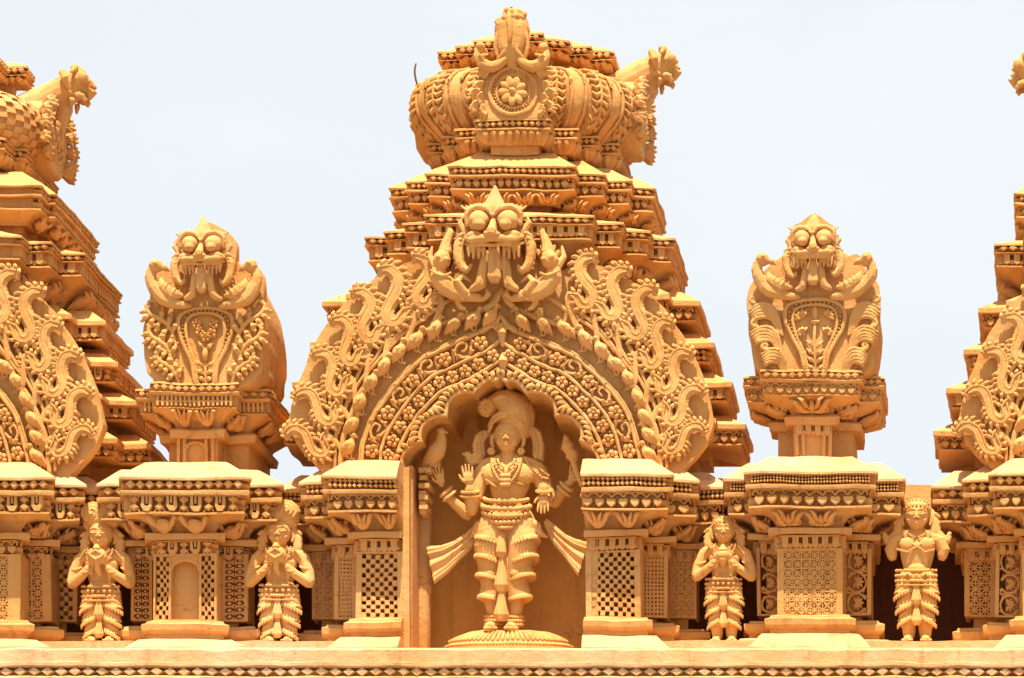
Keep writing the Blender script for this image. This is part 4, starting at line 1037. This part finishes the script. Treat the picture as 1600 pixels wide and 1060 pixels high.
finial(PR, trR, .76, [(-14,.98,1.0,0),(-50,.99,.95,0),(-95,1.0,.80,0),(-120,.98,.62,0),(-140,.8,.45,0)], 'grin', [(1120+x/2.356, 310+y/2.356) for x, y in ((205,632),(152,520),(118,440),(108,365),(122,312),(150,292),(170,285),(190,240),(212,222),(240,238),(268,255),(262,205),(270,110),(305,80),(352,50),(400,80),(436,112),(448,205),(458,245),(492,206),(525,208),(550,272),(586,296),(598,345),(600,430),(590,500),(505,630))])
# ================= statues =================
def hand(m, F, c, d, s, sp=(1,0), curl=0, h=0, mir=1, thumb=1):
    "open hand: c palm centre, d finger direction, sp in-plane spread direction; five unequal fingers"
    cx, cy = c; dx, dy = d; px, py = -dy*mir, dx*mir
    T = lambda a, b, z=0: (cx+dx*a*s+px*b*s, cy+dy*a*s+py*b*s, h+z*s)
    m.tube(F, [T(-.5,0,0),T(-.15,0,.05),T(.25,0,.05)], [s*.26,s*.42,s*.42], flat=.5, n=10)
    for k, (b, L) in enumerate(((-.36,.62),(-.12,.80),(.12,.86),(.35,.74))):
        z = curl*L*.6
        m.tube(F, [T(.28,b,.05),T(.3+L*.5,b*1.12,.08+z*.35),T(.3+L,b*1.18,.06+z)], [s*.115,s*.105,s*.075], n=8)
    if thumb: m.tube(F, [T(-.2,.34,.08),T(.08,.60,.16),T(.34,.70,.16+curl*.3)], [s*.14,s*.12,s*.085], n=8)
def beads(m, F, pts, r, h=None, gap=1.7):
    P = [Vector(p) for p in pts]; acc = 0
    for a, b in zip(P[:-1], P[1:]):
        L = (b-a).length; k = max(1, round(L/(r*gap)))
        for i in range(k): q = a+(b-a)*i/k; m.ell(F, tuple(q), (r,r,r), n=7, m=5)
def arc(cx, cy, rx, ry, a0, a1, n=9, h=0, dh=0):
    return [(cx+rx*math.cos(math.radians(a)), cy-ry*math.sin(math.radians(a)), h+dh*math.sin(math.pi*i/(n-1))) for i, a in enumerate(np.linspace(a0,a1,n))]
def face(m, F, cx, cy, w_, hh, h=0):
    "head with features; w_ half width, hh half height"
    E = lambda x, y, z, a, b, c, **k: m.ell(F, (cx+x*w_, cy-y*hh, h+z*w_), (a*w_,b*hh,c*w_), **k)
    B = lambda pts, r, **k: m.tube(F, [(cx+x*w_, cy-y*hh, h+z*w_) for x,y,z in pts], [q*w_ for q in r], **k)
    E(0,.12,0, .98,.92,.95, n=16, m=12); E(0,-.42,.12, .68,.56,.76, n=14, m=10); E(0,-.78,.42,.26,.18,.28,n=8,m=6)
    for g in (-1,1):
        E(g*.42,.08,.74,.29,.13,.22, n=12, m=8); B([(g*.12,.06,.90),(g*.42,-.01,.99),(g*.74,.09,.70)],[.035,.06,.035],n=6,smooth=1); B([(g*.12,.08,.90),(g*.42,.20,.93),(g*.74,.11,.70)],[.03,.05,.03],n=6,smooth=1)
        B([(g*.10,.28,.92),(g*.40,.40,.88),(g*.78,.24,.60)], [.055,.085,.045], n=7, smooth=1)
        E(g*.50,-.34,.52,.28,.26,.28, n=10, m=7)
        B([(g*.98,.20,.0),(g*1.12,.02,.0),(g*1.12,-.34,.0),(g*1.02,-.55,.05)], [.13,.17,.15,.10], n=8, smooth=1)
        E(g*.14,-.22,1.0,.12,.08,.12,n=8,m=6)
    B([(0,.22,.84),(0,.0,.96),(0,-.16,1.04)], [.07,.085,.125], n=9); 
    B([(-.28,-.47,.80),(0,-.44,.98),(.28,-.47,.80)], [.04,.085,.04], n=7, smooth=1); B([(-.24,-.54,.80),(0,-.58,.95),(.24,-.54,.80)], [.04,.095,.04], n=7, smooth=1)
def frill(m, F, pts, depth, r=2.0, h=0):
    "scalloped hem hanging along a curve"
    n = len(pts)
    m.tube(F, pts, r*1.25, n=7)
    for i in range(n-1):
        for q in (0,.5):
            x = pts[i][0]+(pts[i+1][0]-pts[i][0])*q; y = pts[i][1]+(pts[i+1][1]-pts[i][1])*q; z = pts[i][2]+(pts[i+1][2]-pts[i][2])*q
            m.tube(F, [(x,y,z),(x,y+depth,z+1)], [r,r*.6], n=6)
def cloth_leg(m, F, x0, x1, ys, h, sg, amp=6, hem=3):
    "stack of draped cloth tiers round one leg; ys tier levels"
    for y, ex in ys:
        pts = []
        for t in np.linspace(0,1,9):
            pts.append((x0+(x1-x0)*t+sg*ex*t, y+amp*(t if sg > 0 else t)-amp*1.8*math.sin(math.pi*t)*-.6, h+9*math.sin(math.pi*(t*.85+.1))))
        frill(m, F, pts, hem, 1.7)
def deity():
    D0 = 62; F = PF(D0); q = lambda a, b: (620+a/2.304, 580+b/2.304)
    root = thing('deity_statue', 'large four-armed standing deity statue with a turban and a bird on one raised hand, inside the niche', 'statue', (xx(790,D0), D0, zy(990,D0)))
    root['label'] = 'large four-armed deity statue in a swept turban, with flaring sash ends, inside the big niche'
    m = M()
    E = lambda x, y, z, a, b, c, **k: m.ell(F, (*q(x,y), z), (a/2.304,b/2.304,c), **k)
    B = lambda pts, r, **k: m.tube(F, [(*q(p[0],p[1]), p[2]) for p in pts], r, **k)
    hx, hy = q(402,243); face(m, F, hx, hy, 22.0, 27.5, 6)
    B([(402,285,2),(402,330,0)], [12,14], n=12)
    # torso
    B([(405,338,0),(408,375,2),(405,420,2),(400,462,2),(400,505,0),(400,540,0)], [25,36,31,24.5,32,38], flat=.55, n=18, smooth=1)
    E(355,378,12,48,42,11, n=12,m=8); E(455,378,12,48,42,11, n=12,m=8); E(400,478,13,40,20,7,n=12,m=8)
    B([(322,352,0),(368,330,0),(440,330,0),(490,352,0)], [15,13,13,15], flat=.8, n=10, smooth=1)
    E(318,362,2,32,36,14,n=12,m=8); E(503,366,2,40,42,16,n=12,m=8)
    # arms: viewer's left, front (raised palm) and rear (bird)
    B([(312,362,2),(292,440,6),(276,500,12)], [13,11,10.5], n=12, smooth=1); B([(276,505,12),(272,470,22),(271,440,26)], [10.5,9,7.5], n=12)
    B([(300,365,-12),(275,450,-10),(252,512,-8)], [13,11,10.5], n=12); B([(252,512,-8),(212,478,-2),(178,446,4)], [10.5,9,7.5], n=12)
    B([(510,370,2),(530,400,2),(536,440,10)], [16,13,11], n=12, smooth=1); B([(520,400,2),(552,445,6),(548,476,18),(540,470,24)], [12,10,8.5,7], n=12, smooth=1)
    B([(520,380,-12),(545,440,-10),(566,468,-6)], [14,11,10.5], n=12); B([(566,468,-6),(596,436,0),(622,408,4)], [10.5,9,7], n=12)
    hand(m, F, q(268,405), (-.06,-1), 19, curl=.12, h=28, mir=-1)
    hand(m, F, q(160,395), (-.25,-1), 16, curl=.75, h=6, mir=-1)
    hand(m, F, q(538,478), (-.08,1), 19, curl=.1, h=26, mir=1)
    hand(m, F, q(636,385), (.30,-1), 17, curl=.85, h=6, mir=1)
    # legs and feet
    for s, pts in ((-1,[(352,545,0),(338,640,2),(340,740,4),(342,800,3),(352,890,2)]),(1,[(450,545,0),(446,640,2),(436,740,4),(432,800,3),(425,890,2)])):
        B(pts, [24,26,17,15,9], n=16, smooth=1)
        E(pts[2][0],pts[2][1],16,24,24,8,n=10,m=7)
        fx = pts[-1][0]; B([(fx,905,0),(fx-4,925,12),(fx-6,934,24)], [9,10,10], flat=.6, n=10)
        for k in range(5): B([(fx-22+k*9,936,26),(fx-24+k*10,940,33-abs(k-1.5)*2)], [3.6-k*.3,3-k*.3], n=7)
    body = make('body', m, MATS, root, wobble=.3, remesh=.5, relax=3)
    m = M()       # turban, diadem and hair
    B([(432,205,-4),(415,150,0),(385,118,2),(350,118,4)], [25,31,24,14], n=16, smooth=1)
    B([(460,205,-6),(462,160,-6),(440,115,-4),(400,98,-2)], [12,16,17,12], n=12, smooth=1)
    for k in range(7):
        o = k*13
        B([(345+o*.2,112-o*.1+6,18),(385+o*.3,104+o*.5,24-k),(430+o*.15,125+o*.62,20-k*.6),(452+o*.05,190+o*.1,14-k)], [1.8,3.0,3.2,1.8], n=6, smooth=1)
    flower(m, F, *q(330,140), 14, 14, 10, 0, 2.2); m.ell(F, (*q(330,140),14), (15,15,5), n=14, m=8); m.ell(F, (*q(330,140),19), (4.5,4.5,4), n=9, m=6)
    B([(338,205,8),(360,178,20),(402,168,26),(445,178,20),(470,208,8)], [4.5]*5, n=8, smooth=2)
    beads(m, F, [(*q(a,b),c) for a,b,c in ((336,222,10),(352,196,20),(378,184,27),(402,180,29),(430,184,27),(455,197,20),(470,220,10))], 3.1)
    for pts in ([(330,222,-4),(306,232,-4),(296,262,-4),(302,300,-2),(298,322,0)], [(475,212,-4),(496,222,-4),(506,262,-4),(505,300,-2),(502,318,0)]):
        B(pts, [6,9,8.5,8,4], flat=.7, n=9, smooth=1)
        for a, b in zip(pts[1:-1], pts[2:]):
            for t in (0,.33,.66):
                x, y, z = [a[i]+(b[i]-a[i])*t for i in range(3)]; sg = -1 if x < 400 else 1
                B([(x+sg*4,y,z+2),(x+sg*18,y+4,z+4),(x+sg*24,y+12,z)], [3,4,1.5], n=6); B([(x-sg*5,y-3,z+6),(x+sg*2,y+6,z+8)], 1.7, n=5)
    for x in (344,452): flower(m, F, *q(x,296), 6.5, 8, 6, 0, 2); 
    B([(300,322,0),(272,330,0),(258,312,0),(262,296,0)], [6,7,6,3], n=8, smooth=1)
    for a in (-1,0,1,2): B([(262,312,2),(252+a*12,296+abs(a)*4,4)], [4,2], n=6)
    make('turban_and_hair', m, MATS, body, wobble=.3, remesh=.85, relax=1)
    m = M()      # necklaces, sash, belt, armlets, bangles, anklets
    for (w_, d_, r) in ((30,34,2.2),(42,62,2.6),(52,98,2.8)):
        for s in (-1,1): beads(m, F, [(*q(402+s*w_*t**.7 if False else 402+s*w_*(1-t**2.2), 330+d_*t), 20+4*math.sin(t*3)) for t in np.linspace(0,1,7)], r)
    for a in (-1,0,1):
        for b in range(3): m.ell(F, (*q(400+a*12,392+b*16),27), (4,4,4), n=8, m=5)
    beads(m, F, [(*q(470+25*t,322+70*t),16) for t in (0,.5,1)], 2.4)
    B([(345,400,16),(330,412,14)], 3, n=7); beads(m, F, [(*q(a,b),c) for a,b,c in ((330,402,18),(352,420,20),(372,432,18))], 2.3); beads(m, F, [(*q(a,b),c) for a,b,c in ((420,404,20),(446,416,20),(472,420,14))], 2.3)
    make('necklace', m, MATS, body, wobble=.3, remesh=.8, relax=1); m = M()
    for k, (dy_, r, ww) in enumerate(((-22,4.2,82),(2,5.0,90),(24,4.6,84),(44,3.8,66),(60,3.2,40))):
        P_ = [(*q(400+ww*math.sin(t), 500+dy_+ (24+k*3)*math.cos(t)-14), 8+24*math.cos(t)) for t in np.linspace(-1.45,1.45,13)]
        beads(m, F, P_, r, gap=1.95)
    make('bead_belt', m, MATS, body, wobble=.3, remesh=.8, relax=1); m = M()
    for P_, r in (([(484,352),(505,372),(530,395),(556,398)],2.6),([(500,338),(520,360),(545,380),(560,390)],2.2)):
        beads(m, F, [(*q(a,b),17) for a,b in P_], r)
    make('armlet', m, MATS, body, wobble=.3)
    for (cx_, cy_, rx, ry, a0, z) in ((272,448,30,9,0,24),(272,462,32,9,0,22),(180,438,24,14,38,6),(192,452,26,14,38,6),(614,420,26,14,-38,6),(604,434,28,14,-38,4),(538,446,26,9,0,24)):
        R_ = math.radians(a0); P_ = []; m = M()
        for t in np.linspace(0,2*math.pi,15):
            u = rx*math.cos(t); v = ry*math.sin(t); x, y = q(cx_+u*math.cos(R_)-v*math.sin(R_)*.3, cy_-(u*math.sin(R_))+v*math.cos(R_)); P_.append((x,y,z-9*math.sin(t)*-1))
        m.tube(F, P_, 2.7, n=7); make('bangle', m, MATS, body, wobble=.3)
    for fx in (352,425):
        m = M()
        for yy, r in ((884,3.2),(898,3.8),(912,3.2)): beads(m, F, [(*q(fx+31*math.sin(t),yy+8*math.cos(t)),3+11*math.cos(t)) for t in np.linspace(-1.6,1.6,10)], r)
        make('anklet', m, MATS, body, wobble=.3)
    m = M()      # draped lower garment
    for s in (-1,1):
        tiers = [((366 if s<0 else 436,545),(340 if s<0 else 461,624),23,24.6),((360 if s<0 else 434,606),(334 if s<0 else 460,688),21.5,23),((354 if s<0 else 432,670),(334 if s<0 else 455,752),18.8,20.2),((352 if s<0 else 430,738),(337 if s<0 else 447,826),16.5,18)]
        for k, (p0, p1, r0, r1) in enumerate(tiers):
            pm = ((p0[0]+p1[0])/2, (p0[1]+p1[1])/2)
            B([(p0[0],p0[1],0),(pm[0],pm[1],2),(p1[0],p1[1]-10,3),(p1[0]+s*2,p1[1],4)], [r0,(r0+r1)/2,r1-.5,r1+.8], n=20, cap=.06)
            # pleated hem
            dx, dy = p1[0]-p0[0], (p1[1]-p0[1]); L = math.hypot(dx,dy); dx/=L; dy/=L; px, py = -dy, dx
            for t in np.linspace(-1.45,1.45,15):
                X_ = p1[0]+px*math.sin(t)*(r1+.4)*2.304; Y_ = p1[1]+py*math.sin(t)*(r1+.4)*2.304+s*math.sin(t)*px*0-12*(1-abs(math.sin(t*.6)))*0
                B([(X_-dx*5,Y_-dy*5,4+(r1+.3)*math.cos(t)),(X_+dx*3,Y_+dy*3,4.3+(r1+1.2)*math.cos(t))], [2.5,2.1], n=7)
            for o in (14,26,38):
                B([(p1[0]-dx*o+px*math.sin(t)*(r1-1.0-o*.03)*2.304, p1[1]-dy*o+py*math.sin(t)*(r1-1-o*.03)*2.304+8*math.sin(t*s), 3+(r1-1-o*.06)*math.cos(t)) for t in np.linspace(-1.3,1.3,11)], 1.3, n=5)
        B([(500 if s>0 else 300,556,8),(522 if s>0 else 280,592,8),(542 if s>0 else 268,600,4)], [7,5,2], n=8)
        B([(392+s*6,575,16),(392+s*10,690,16),(392+s*8,800,14)], [3,3,2.5], n=7)
    for a, b, w0, w1 in ((590,668,3,9),(672,786,3,12),(790,890,3,13)):
        m.tube(F, [(*q(386,a),20),(*q(386,(a+b)/2),25),(*q(385,b),26)], [w0+2,w0+4,w1], flat=.6, n=10, smooth=1)
        for s in (-1,0,1): m.tube(F, [(*q(386+s*3,a+10),26),(*q(385+s*w1*1.4,b),32)], [1,2], n=6)
    make('draped_garment', m, MATS, body, wobble=.3, remesh=.7, relax=1)
    for nm, P_, T_ in (('sash_end', [(300,535),(270,560),(245,585),(205,612),(160,628),(108,632)], [(310,560),(285,610),(262,645),(225,680),(185,725),(134,768)]),
                   ('sash_end', [(540,530),(560,545),(580,565),(610,590),(645,606),(690,614)], [(528,545),(545,590),(565,625),(595,660),(625,700),(654,741)])):
        m = M(); vs = []; fs = []; K_ = 13; N_ = len(P_)
        for h_ in (-3,3):
            for i, (a, b) in enumerate(zip(P_, T_)):
                for j in range(K_):
                    t = j/(K_-1); x = a[0]+(b[0]-a[0])*t; y = a[1]+(b[1]-a[1])*t
                    vs.append((*q(x,y), h_-6+3.2*math.sin(t*math.pi*5)*(i/N_)+i*1.2))
        o = N_*K_
        for i in range(N_-1):
            for j in range(K_-1):
                a = i*K_+j; fs += [(a,a+1,a+K_+1,a+K_), (o+a,o+a+K_,o+a+K_+1,o+a+1)]
        ed = [i*K_ for i in range(N_)]+[(N_-1)*K_+j for j in range(1,K_)]+[i*K_+K_-1 for i in range(N_-2,-1,-1)]+[j for j in range(K_-2,0,-1)]
        for a, b in zip(ed, ed[1:]+ed[:1]): fs.append((a,b,o+b,o+a))
        m.add([F(*v) for v in vs], fs)
        for t in (.2,.5,.8): m.tube(F, [(*q(P_[i][0]+(T_[i][0]-P_[i][0])*t, P_[i][1]+(T_[i][1]-P_[i][1])*t), -2+i*1.2) for i in range(1,N_)], 1.6, n=5)
        make('sash_end', m, MATS, root, wobble=.4, remesh=.9, relax=1)
    m = M()     # bird attribute
    B([(96,358,6),(118,335,8),(148,300,14),(165,268,15),(165,240,15)], [4,10.5,14,9.5,7], n=12, smooth=1)
    E(166,228,15,16,16,7.5,n=10,m=8); B([(176,226,15),(190,233,15)], [3,1], n=6); B([(150,216,10),(158,212,10),(170,212,10)], [3,3.5,2], n=7)
    B([(112,330,16),(140,300,22),(160,290,20)], [2,7,5], flat=.6, n=8)
    for s in (0,14): B([(140+s,325,8),(142+s,352,10)], 3, n=6)
    make('held_bird', m, MATS, root, wobble=.3, remesh=.85, relax=1)
    m = M()     # flower-mace attribute
    B([(668,420,14),(648,360,18),(630,300,20)], [3,4.5,5], n=8); B([(598,288,12),(622,244,12)], [2,1], n=6)
    m.tube(F, [(*q(622,286),22),(*q(612,244),22)], [11,1.5], n=12); m.tube(F, [(*q(637,314),20),(*q(624,292),20)], [11,6.5], n=12); m.ell(F, (*q(645,330),19), (6,4.5,6), n=9, m=6)
    make('held_lotus_mace', m, MATS, root, wobble=.3, remesh=.85, relax=1)
    m = M()     # pedestal
    cx_, cy_ = q(405,0); X = xx(cx_, D0); z0 = 35
    prof = [(95,0),(101,7),(102,20),(98,27),(90,32),(66,44),(50,49),(34,50)]; N_ = 72; vs = []; fs = []
    for r, z in prof:
        for k in range(N_): t = 2*math.pi*k/N_; vs.append((X+r*math.cos(t), D0-4+r*.60*math.sin(t)*.62, z0+z))
    for j in range(len(prof)-1):
        for k in range(N_): fs.append((j*N_+k, j*N_+(k+1)%N_, (j+1)*N_+(k+1)%N_, (j+1)*N_+k))
    fs += [tuple(range(N_))[::-1], tuple(range((len(prof)-1)*N_, len(prof)*N_))]; m.add(vs, fs)
    FW = lambda u, v, h: (u, v, h)
    for k in range(60):
        t = math.pi+math.pi*k/59
        for z, rr in ((14,102.5),(24,100.5)): m.ell(FW, (X+rr*math.cos(t), D0-4+rr*.372*math.sin(t), z0+z), (2.4,2.4,2.2), n=6, m=4)
    for k in range(34):
        t = math.pi*1.04+math.pi*.92*k/33
        m.tube(FW, [(X+r*math.cos(t), D0-4+r*.372*math.sin(t), z0+z) for r, z in ((93,32),(80,39),(64,46))], [3.2,2.8,1.8], n=6)
    make('pedestal', m, MATS, root, wobble=.5)
def attendant(cx, top, feet, w_, kind, label, name='attendant_statue', d=30):
    "small standing figure; kind: swirl / swirl_right / diadem / armless"
    F = PF(d); H = feet-top; u = H/200.0
    root = thing(name, label, 'statue', (xx(cx,d), d, zy(feet,d)), 'small figures standing between the piers')
    X = lambda x: cx+x*u; Y = lambda y: top+y*u
    m = M()
    B = lambda pts, r, **k: m.tube(F, [(X(p[0]),Y(p[1]),p[2]*u) for p in pts], [v*u for v in r] if hasattr(r,'__len__') else r*u, **k)
    E = lambda x, y, z, a, b, c, **k: m.ell(F, (X(x),Y(y),z*u), (a*u,b*u,c*u), **k)
    swirl = kind in ('swirl','swirl_right'); sg = 1 if kind == 'swirl_right' else -1
    hy = 44 if swirl else 27
    sw = 1.0
    face(m, F, X(0), Y(hy), 17.5*u, 20*u, 4*u)
    B([(0,hy+14,0),(0,hy+26,0)], [8,9], n=10)
    sy = hy+27
    chest = [(0,sy,0),(0,sy+14,1),(0,sy+30,1),(0,sy+44,0),(0,sy+58,0)]
    B(chest, [17,25,22,18,25], flat=.6, n=16, smooth=1)
    B([(-30,sy+5,0),(-12,sy-1,0),(12,sy-1,0),(30,sy+5,0)], [9.5,9,9,9.5], n=10, smooth=1)
    hipy = sy+56
    fz = 196
    for s in (-1,1):
        B([(s*12,hipy,0),(s*12,hipy+26,2),(s*11,hipy+46,3),(s*11,fz-14,0),(s*11,fz-4,0)], [15,15,11,9,6.5], n=14, smooth=1)
        E(s*11,hipy+44,9,8,8,5, n=9, m=6)
        B([(s*11,fz-4,0),(s*12,fz-1,9),(s*13,fz+1,16)], [6.5,6.5,5.5], flat=.6, n=9)
        for k in range(5): B([(s*13-s*6+s*k*3,fz+1,16),(s*13-s*7+s*k*3.4,fz+2,21-k*.8)], [2.1,1.6], n=6)
        if kind != 'armless':
            B([(s*32,sy+6,0),(s*40,sy+26,2),(s*42,sy+42,6)], [9.5,8.5,8], n=11, smooth=1)
            B([(s*42,sy+43,6),(s*26,sy+34,16),(s*14,sy+24,22)], [8,6.8,5.5], n=11)
            c = (X(s*9), Y(sy+14)); hand(m, F, c, (-s*.25,-.97), 10.5*u, curl=.25, h=24*u, mir=s, thumb=1)
        else:
            B([(s*30,sy+4,0),(s*36,sy+18,0),(s*34,sy+26,0)], [10,9,7], n=11)
            E(s*13,sy+12,10,12,11,8, n=10, m=7)
    E(0,sy+46,9,14,9,6, n=10, m=7)
    body = make('body', m, MATS, root, wobble=.3, remesh=.5, relax=2)
    m = M()     # hair / headdress
    if swirl:
        B([(sg*14,24,-2),(-sg*2,19,2),(-sg*16,22,0)], [15,16,11], n=14, smooth=1)
        cxs, cys = sg*11, 13
        n_ = 30
        m.tube(F, [(X(cxs+ (2+17*t/n_)*math.cos(sg*-1*(t*.62)+1.2)), Y(cys+(2+14*t/n_)*math.sin(sg*-1*(t*.62)+1.2)), (17-8*t/n_)*u) for t in range(n_)], 3.2*u, n=8)
        m.ell(F, (X(cxs),Y(cys),3*u), (19*u,16*u,11*u), n=12, m=8)
        for k in range(5): B([(-sg*(4+k*4),12+k*2,10),(-sg*(12+k*3),20+k*2,10),(-sg*(16+k),30,6)], [1.6,2.2,1.5], n=6)
    else:
        m.ell(F, (X(0),Y(17),-1*u), (20*u,16*u,17*u), n=14, m=9)
        for rr, yy, b in ((19,22,2.2),(17.5,15,2.0)):
            beads(m, F, [(X(rr*math.sin(t)), Y(yy-5*math.cos(t)-3), (2+17*math.cos(t))*u) for t in np.linspace(-1.5,1.5,11)], b*u, gap=1.8)
    for s in (-1,1):
        B([(s*18,hy-8,-2),(s*24,hy+6,-2),(s*25,hy+20,0),(s*22,hy+32,2)], [5.5,7.5,7,4], n=8, smooth=1)
        for k in range(5): B([(s*25,hy-4+k*8,2),(s*31,hy+k*8,2)], [3.2,1.8], n=6)
        if kind == 'armless':
            B([(s*24,hy+14,0),(s*32,hy+26,0),(s*42,hy+32,0),(s*44,hy+22,0)], [5,6,5,3], n=8, smooth=1)
            for k in range(3): B([(s*40,hy+28,1),(s*(46-k*3),hy+22+k*10,2)], [3.4,1.8], n=6)
    make('hair', m, MATS, body, wobble=.3, remesh=.8, relax=1)
    m = M()     # skirt tiers and belt, armlets
    for s in (-1,1):
        B([(s*12,hipy-2,0),(s*14,hipy+20,2),(s*13,hipy+44,2),(s*12,fz-20,0)], [14,14,12,10], n=14, smooth=1)
        for k, (a, b, r0, r1) in enumerate(((-2,24,14.5,15.6),(18,43,13.5,14.3),(38,61,11.5,12.4))):
            x0_, x1_ = s*12, s*(15-k*.8)
            B([(x0_,hipy+a,1),((x0_+x1_)/2,hipy+(a+b)/2,2),(x1_,hipy+b-4,3),(x1_+s*.6,hipy+b,3)], [r0,(r0+r1)/2,r1-1,r1+.8], n=16, cap=.06)
            for t in np.linspace(-1.4,1.4,11):
                X_ = x1_+math.sin(t)*r1; Y_ = hipy+b+s*math.sin(t)*7
                B([(X_,Y_-3,3+r1*math.cos(t)),(X_*1.01,Y_+1.2,3.3+(r1+.6)*math.cos(t))], [2.0,1.7], n=7)
            for o in (8,14): B([(x1_+math.sin(t)*(r1-1),hipy+b-o+s*math.sin(t)*7,2.5+(r1-1.0)*math.cos(t)) for t in np.linspace(-1.3,1.3,9)], 1.0, n=5)
    for a, b in ((4,34),(36,62)): 
        B([(0,hipy+a,15),(0,hipy+(a+b)/2,18),(0,hipy+b,19)], [2.5,4,7.5], flat=.6, n=9, smooth=1)
        for s in (-1,0,1): B([(s*2,hipy+a+6,18),(s*6,hipy+b,22)], [.8,1.4], n=5)
    for k, (dy_, r) in enumerate(((-10,2.6),(-3,3.0),(4,2.8),(10,2.0))):
        beads(m, F, [(X(28*math.sin(t)), Y(hipy+dy_+4*math.cos(t)), (2+19*math.cos(t))*u) for t in np.linspace(-1.5,1.5,11)], r*u, gap=1.95)
    make('skirt_and_belt', m, MATS, body, wobble=.3, remesh=.85, relax=1)
    m = M()
    if kind != 'armless':
        for s in (-1,1):
            for (cx_, cy_, rx, z) in ((s*37,sy+20,9.5,2),(s*22,sy+31,6.5,18),(s*19,sy+28,6.5,20)):
                m = M(); m.tube(F, [(X(cx_+rx*math.cos(t)*.9), Y(cy_+rx*.35*math.sin(t)+ s*rx*.2*math.cos(t)), (z+rx*math.sin(t)*.9)*u) for t in np.linspace(0,2*math.pi,12)], 1.9*u, n=6); make('bangle', m, MATS, body, wobble=.3)
            m = M(); beads(m, F, [(X(s*(22+10*t)), Y(sy-4+14*t), (11-3*t)*u) for t in (0,.5,1)], 1.8*u); make('shoulder_fringe', m, MATS, body, wobble=.3)
        m = M()
    for (w2, dd, r) in ((13,10,1.6),(18,22,1.8)):
        for s in (-1,1): beads(m, F, [(X(s*w2*(1-t**2.2)), Y(sy-6+dd*t), (12+4*t)*u) for t in np.linspace(0,1,5)], r*u)
    if kind == 'armless': beads(m, F, [(X(x), Y(sy+y), 17*u) for x, y in ((-26,20),(-12,24),(0,16),(12,24),(26,20))], 1.8*u)
    make('necklace', m, MATS, body, wobble=.3)
    if kind != 'armless':
        m = M()
        if swirl:
            E(0,sy+8,26,14,13,10, n=14, m=10); B([(-11,sy+4,32),(0,sy+14,37),(10,sy+6,33)], [1.6,2.4,1.6], n=7, smooth=1); B([(-12,sy+10,31),(0,sy+1,37),(12,sy+10,31)], [1.4,2.0,1.4], n=7, smooth=1)
            B([(0,sy-3,30),(0,sy-6,30)], [6,4], n=10); B([(2,sy+14,34),(0,sy+26,28),(3,sy+34,24)], [3,4.5,2.5], n=8, smooth=1)
        else:
            E(0,sy+14,24,11,9,9, n=14, m=10); B([(0,sy+6,24),(0,sy+1,24),(0,sy-2,24)], [8,5,2.5], n=12); B([(0,sy+20,24),(0,sy+30,22)], [8,2.5], n=12)
        make('held_shell' if swirl else 'held_pot', m, MATS, root, wobble=.3)
    return root
deity()
attendant(160, 791, 1007, 50, 'swirl', 'small statue with a large spiral topknot on its left, holding a conch to its lips')
attendant(438, 787, 1007, 50, 'swirl_right', 'small statue with its hair curl to the right, clasping a round conch')
attendant(1132, 805, 1007, 50, 'diadem', 'small statue in a beaded diadem holding a little pot, right of the middle arch')
attendant(1433, 778, 1007, 50, 'armless', 'small statue with broken-off arms and layered skirt, near the right edge')
# ---------- the bent wire left on the dome ----------
m = M(); F = PF(150)
m.tube(F, [(668,152,0),(657,141,0),(650,126,0),(648,110,0),(650,100,0)], [1.5,1.6,1.6,1.5,1.2], n=8, smooth=2)
o = make('bent_wire', m, MATD, None, wobble=0); o['label'] = 'rusty bent reinforcing wire sticking up left of the dome'; o['category'] = 'wire'
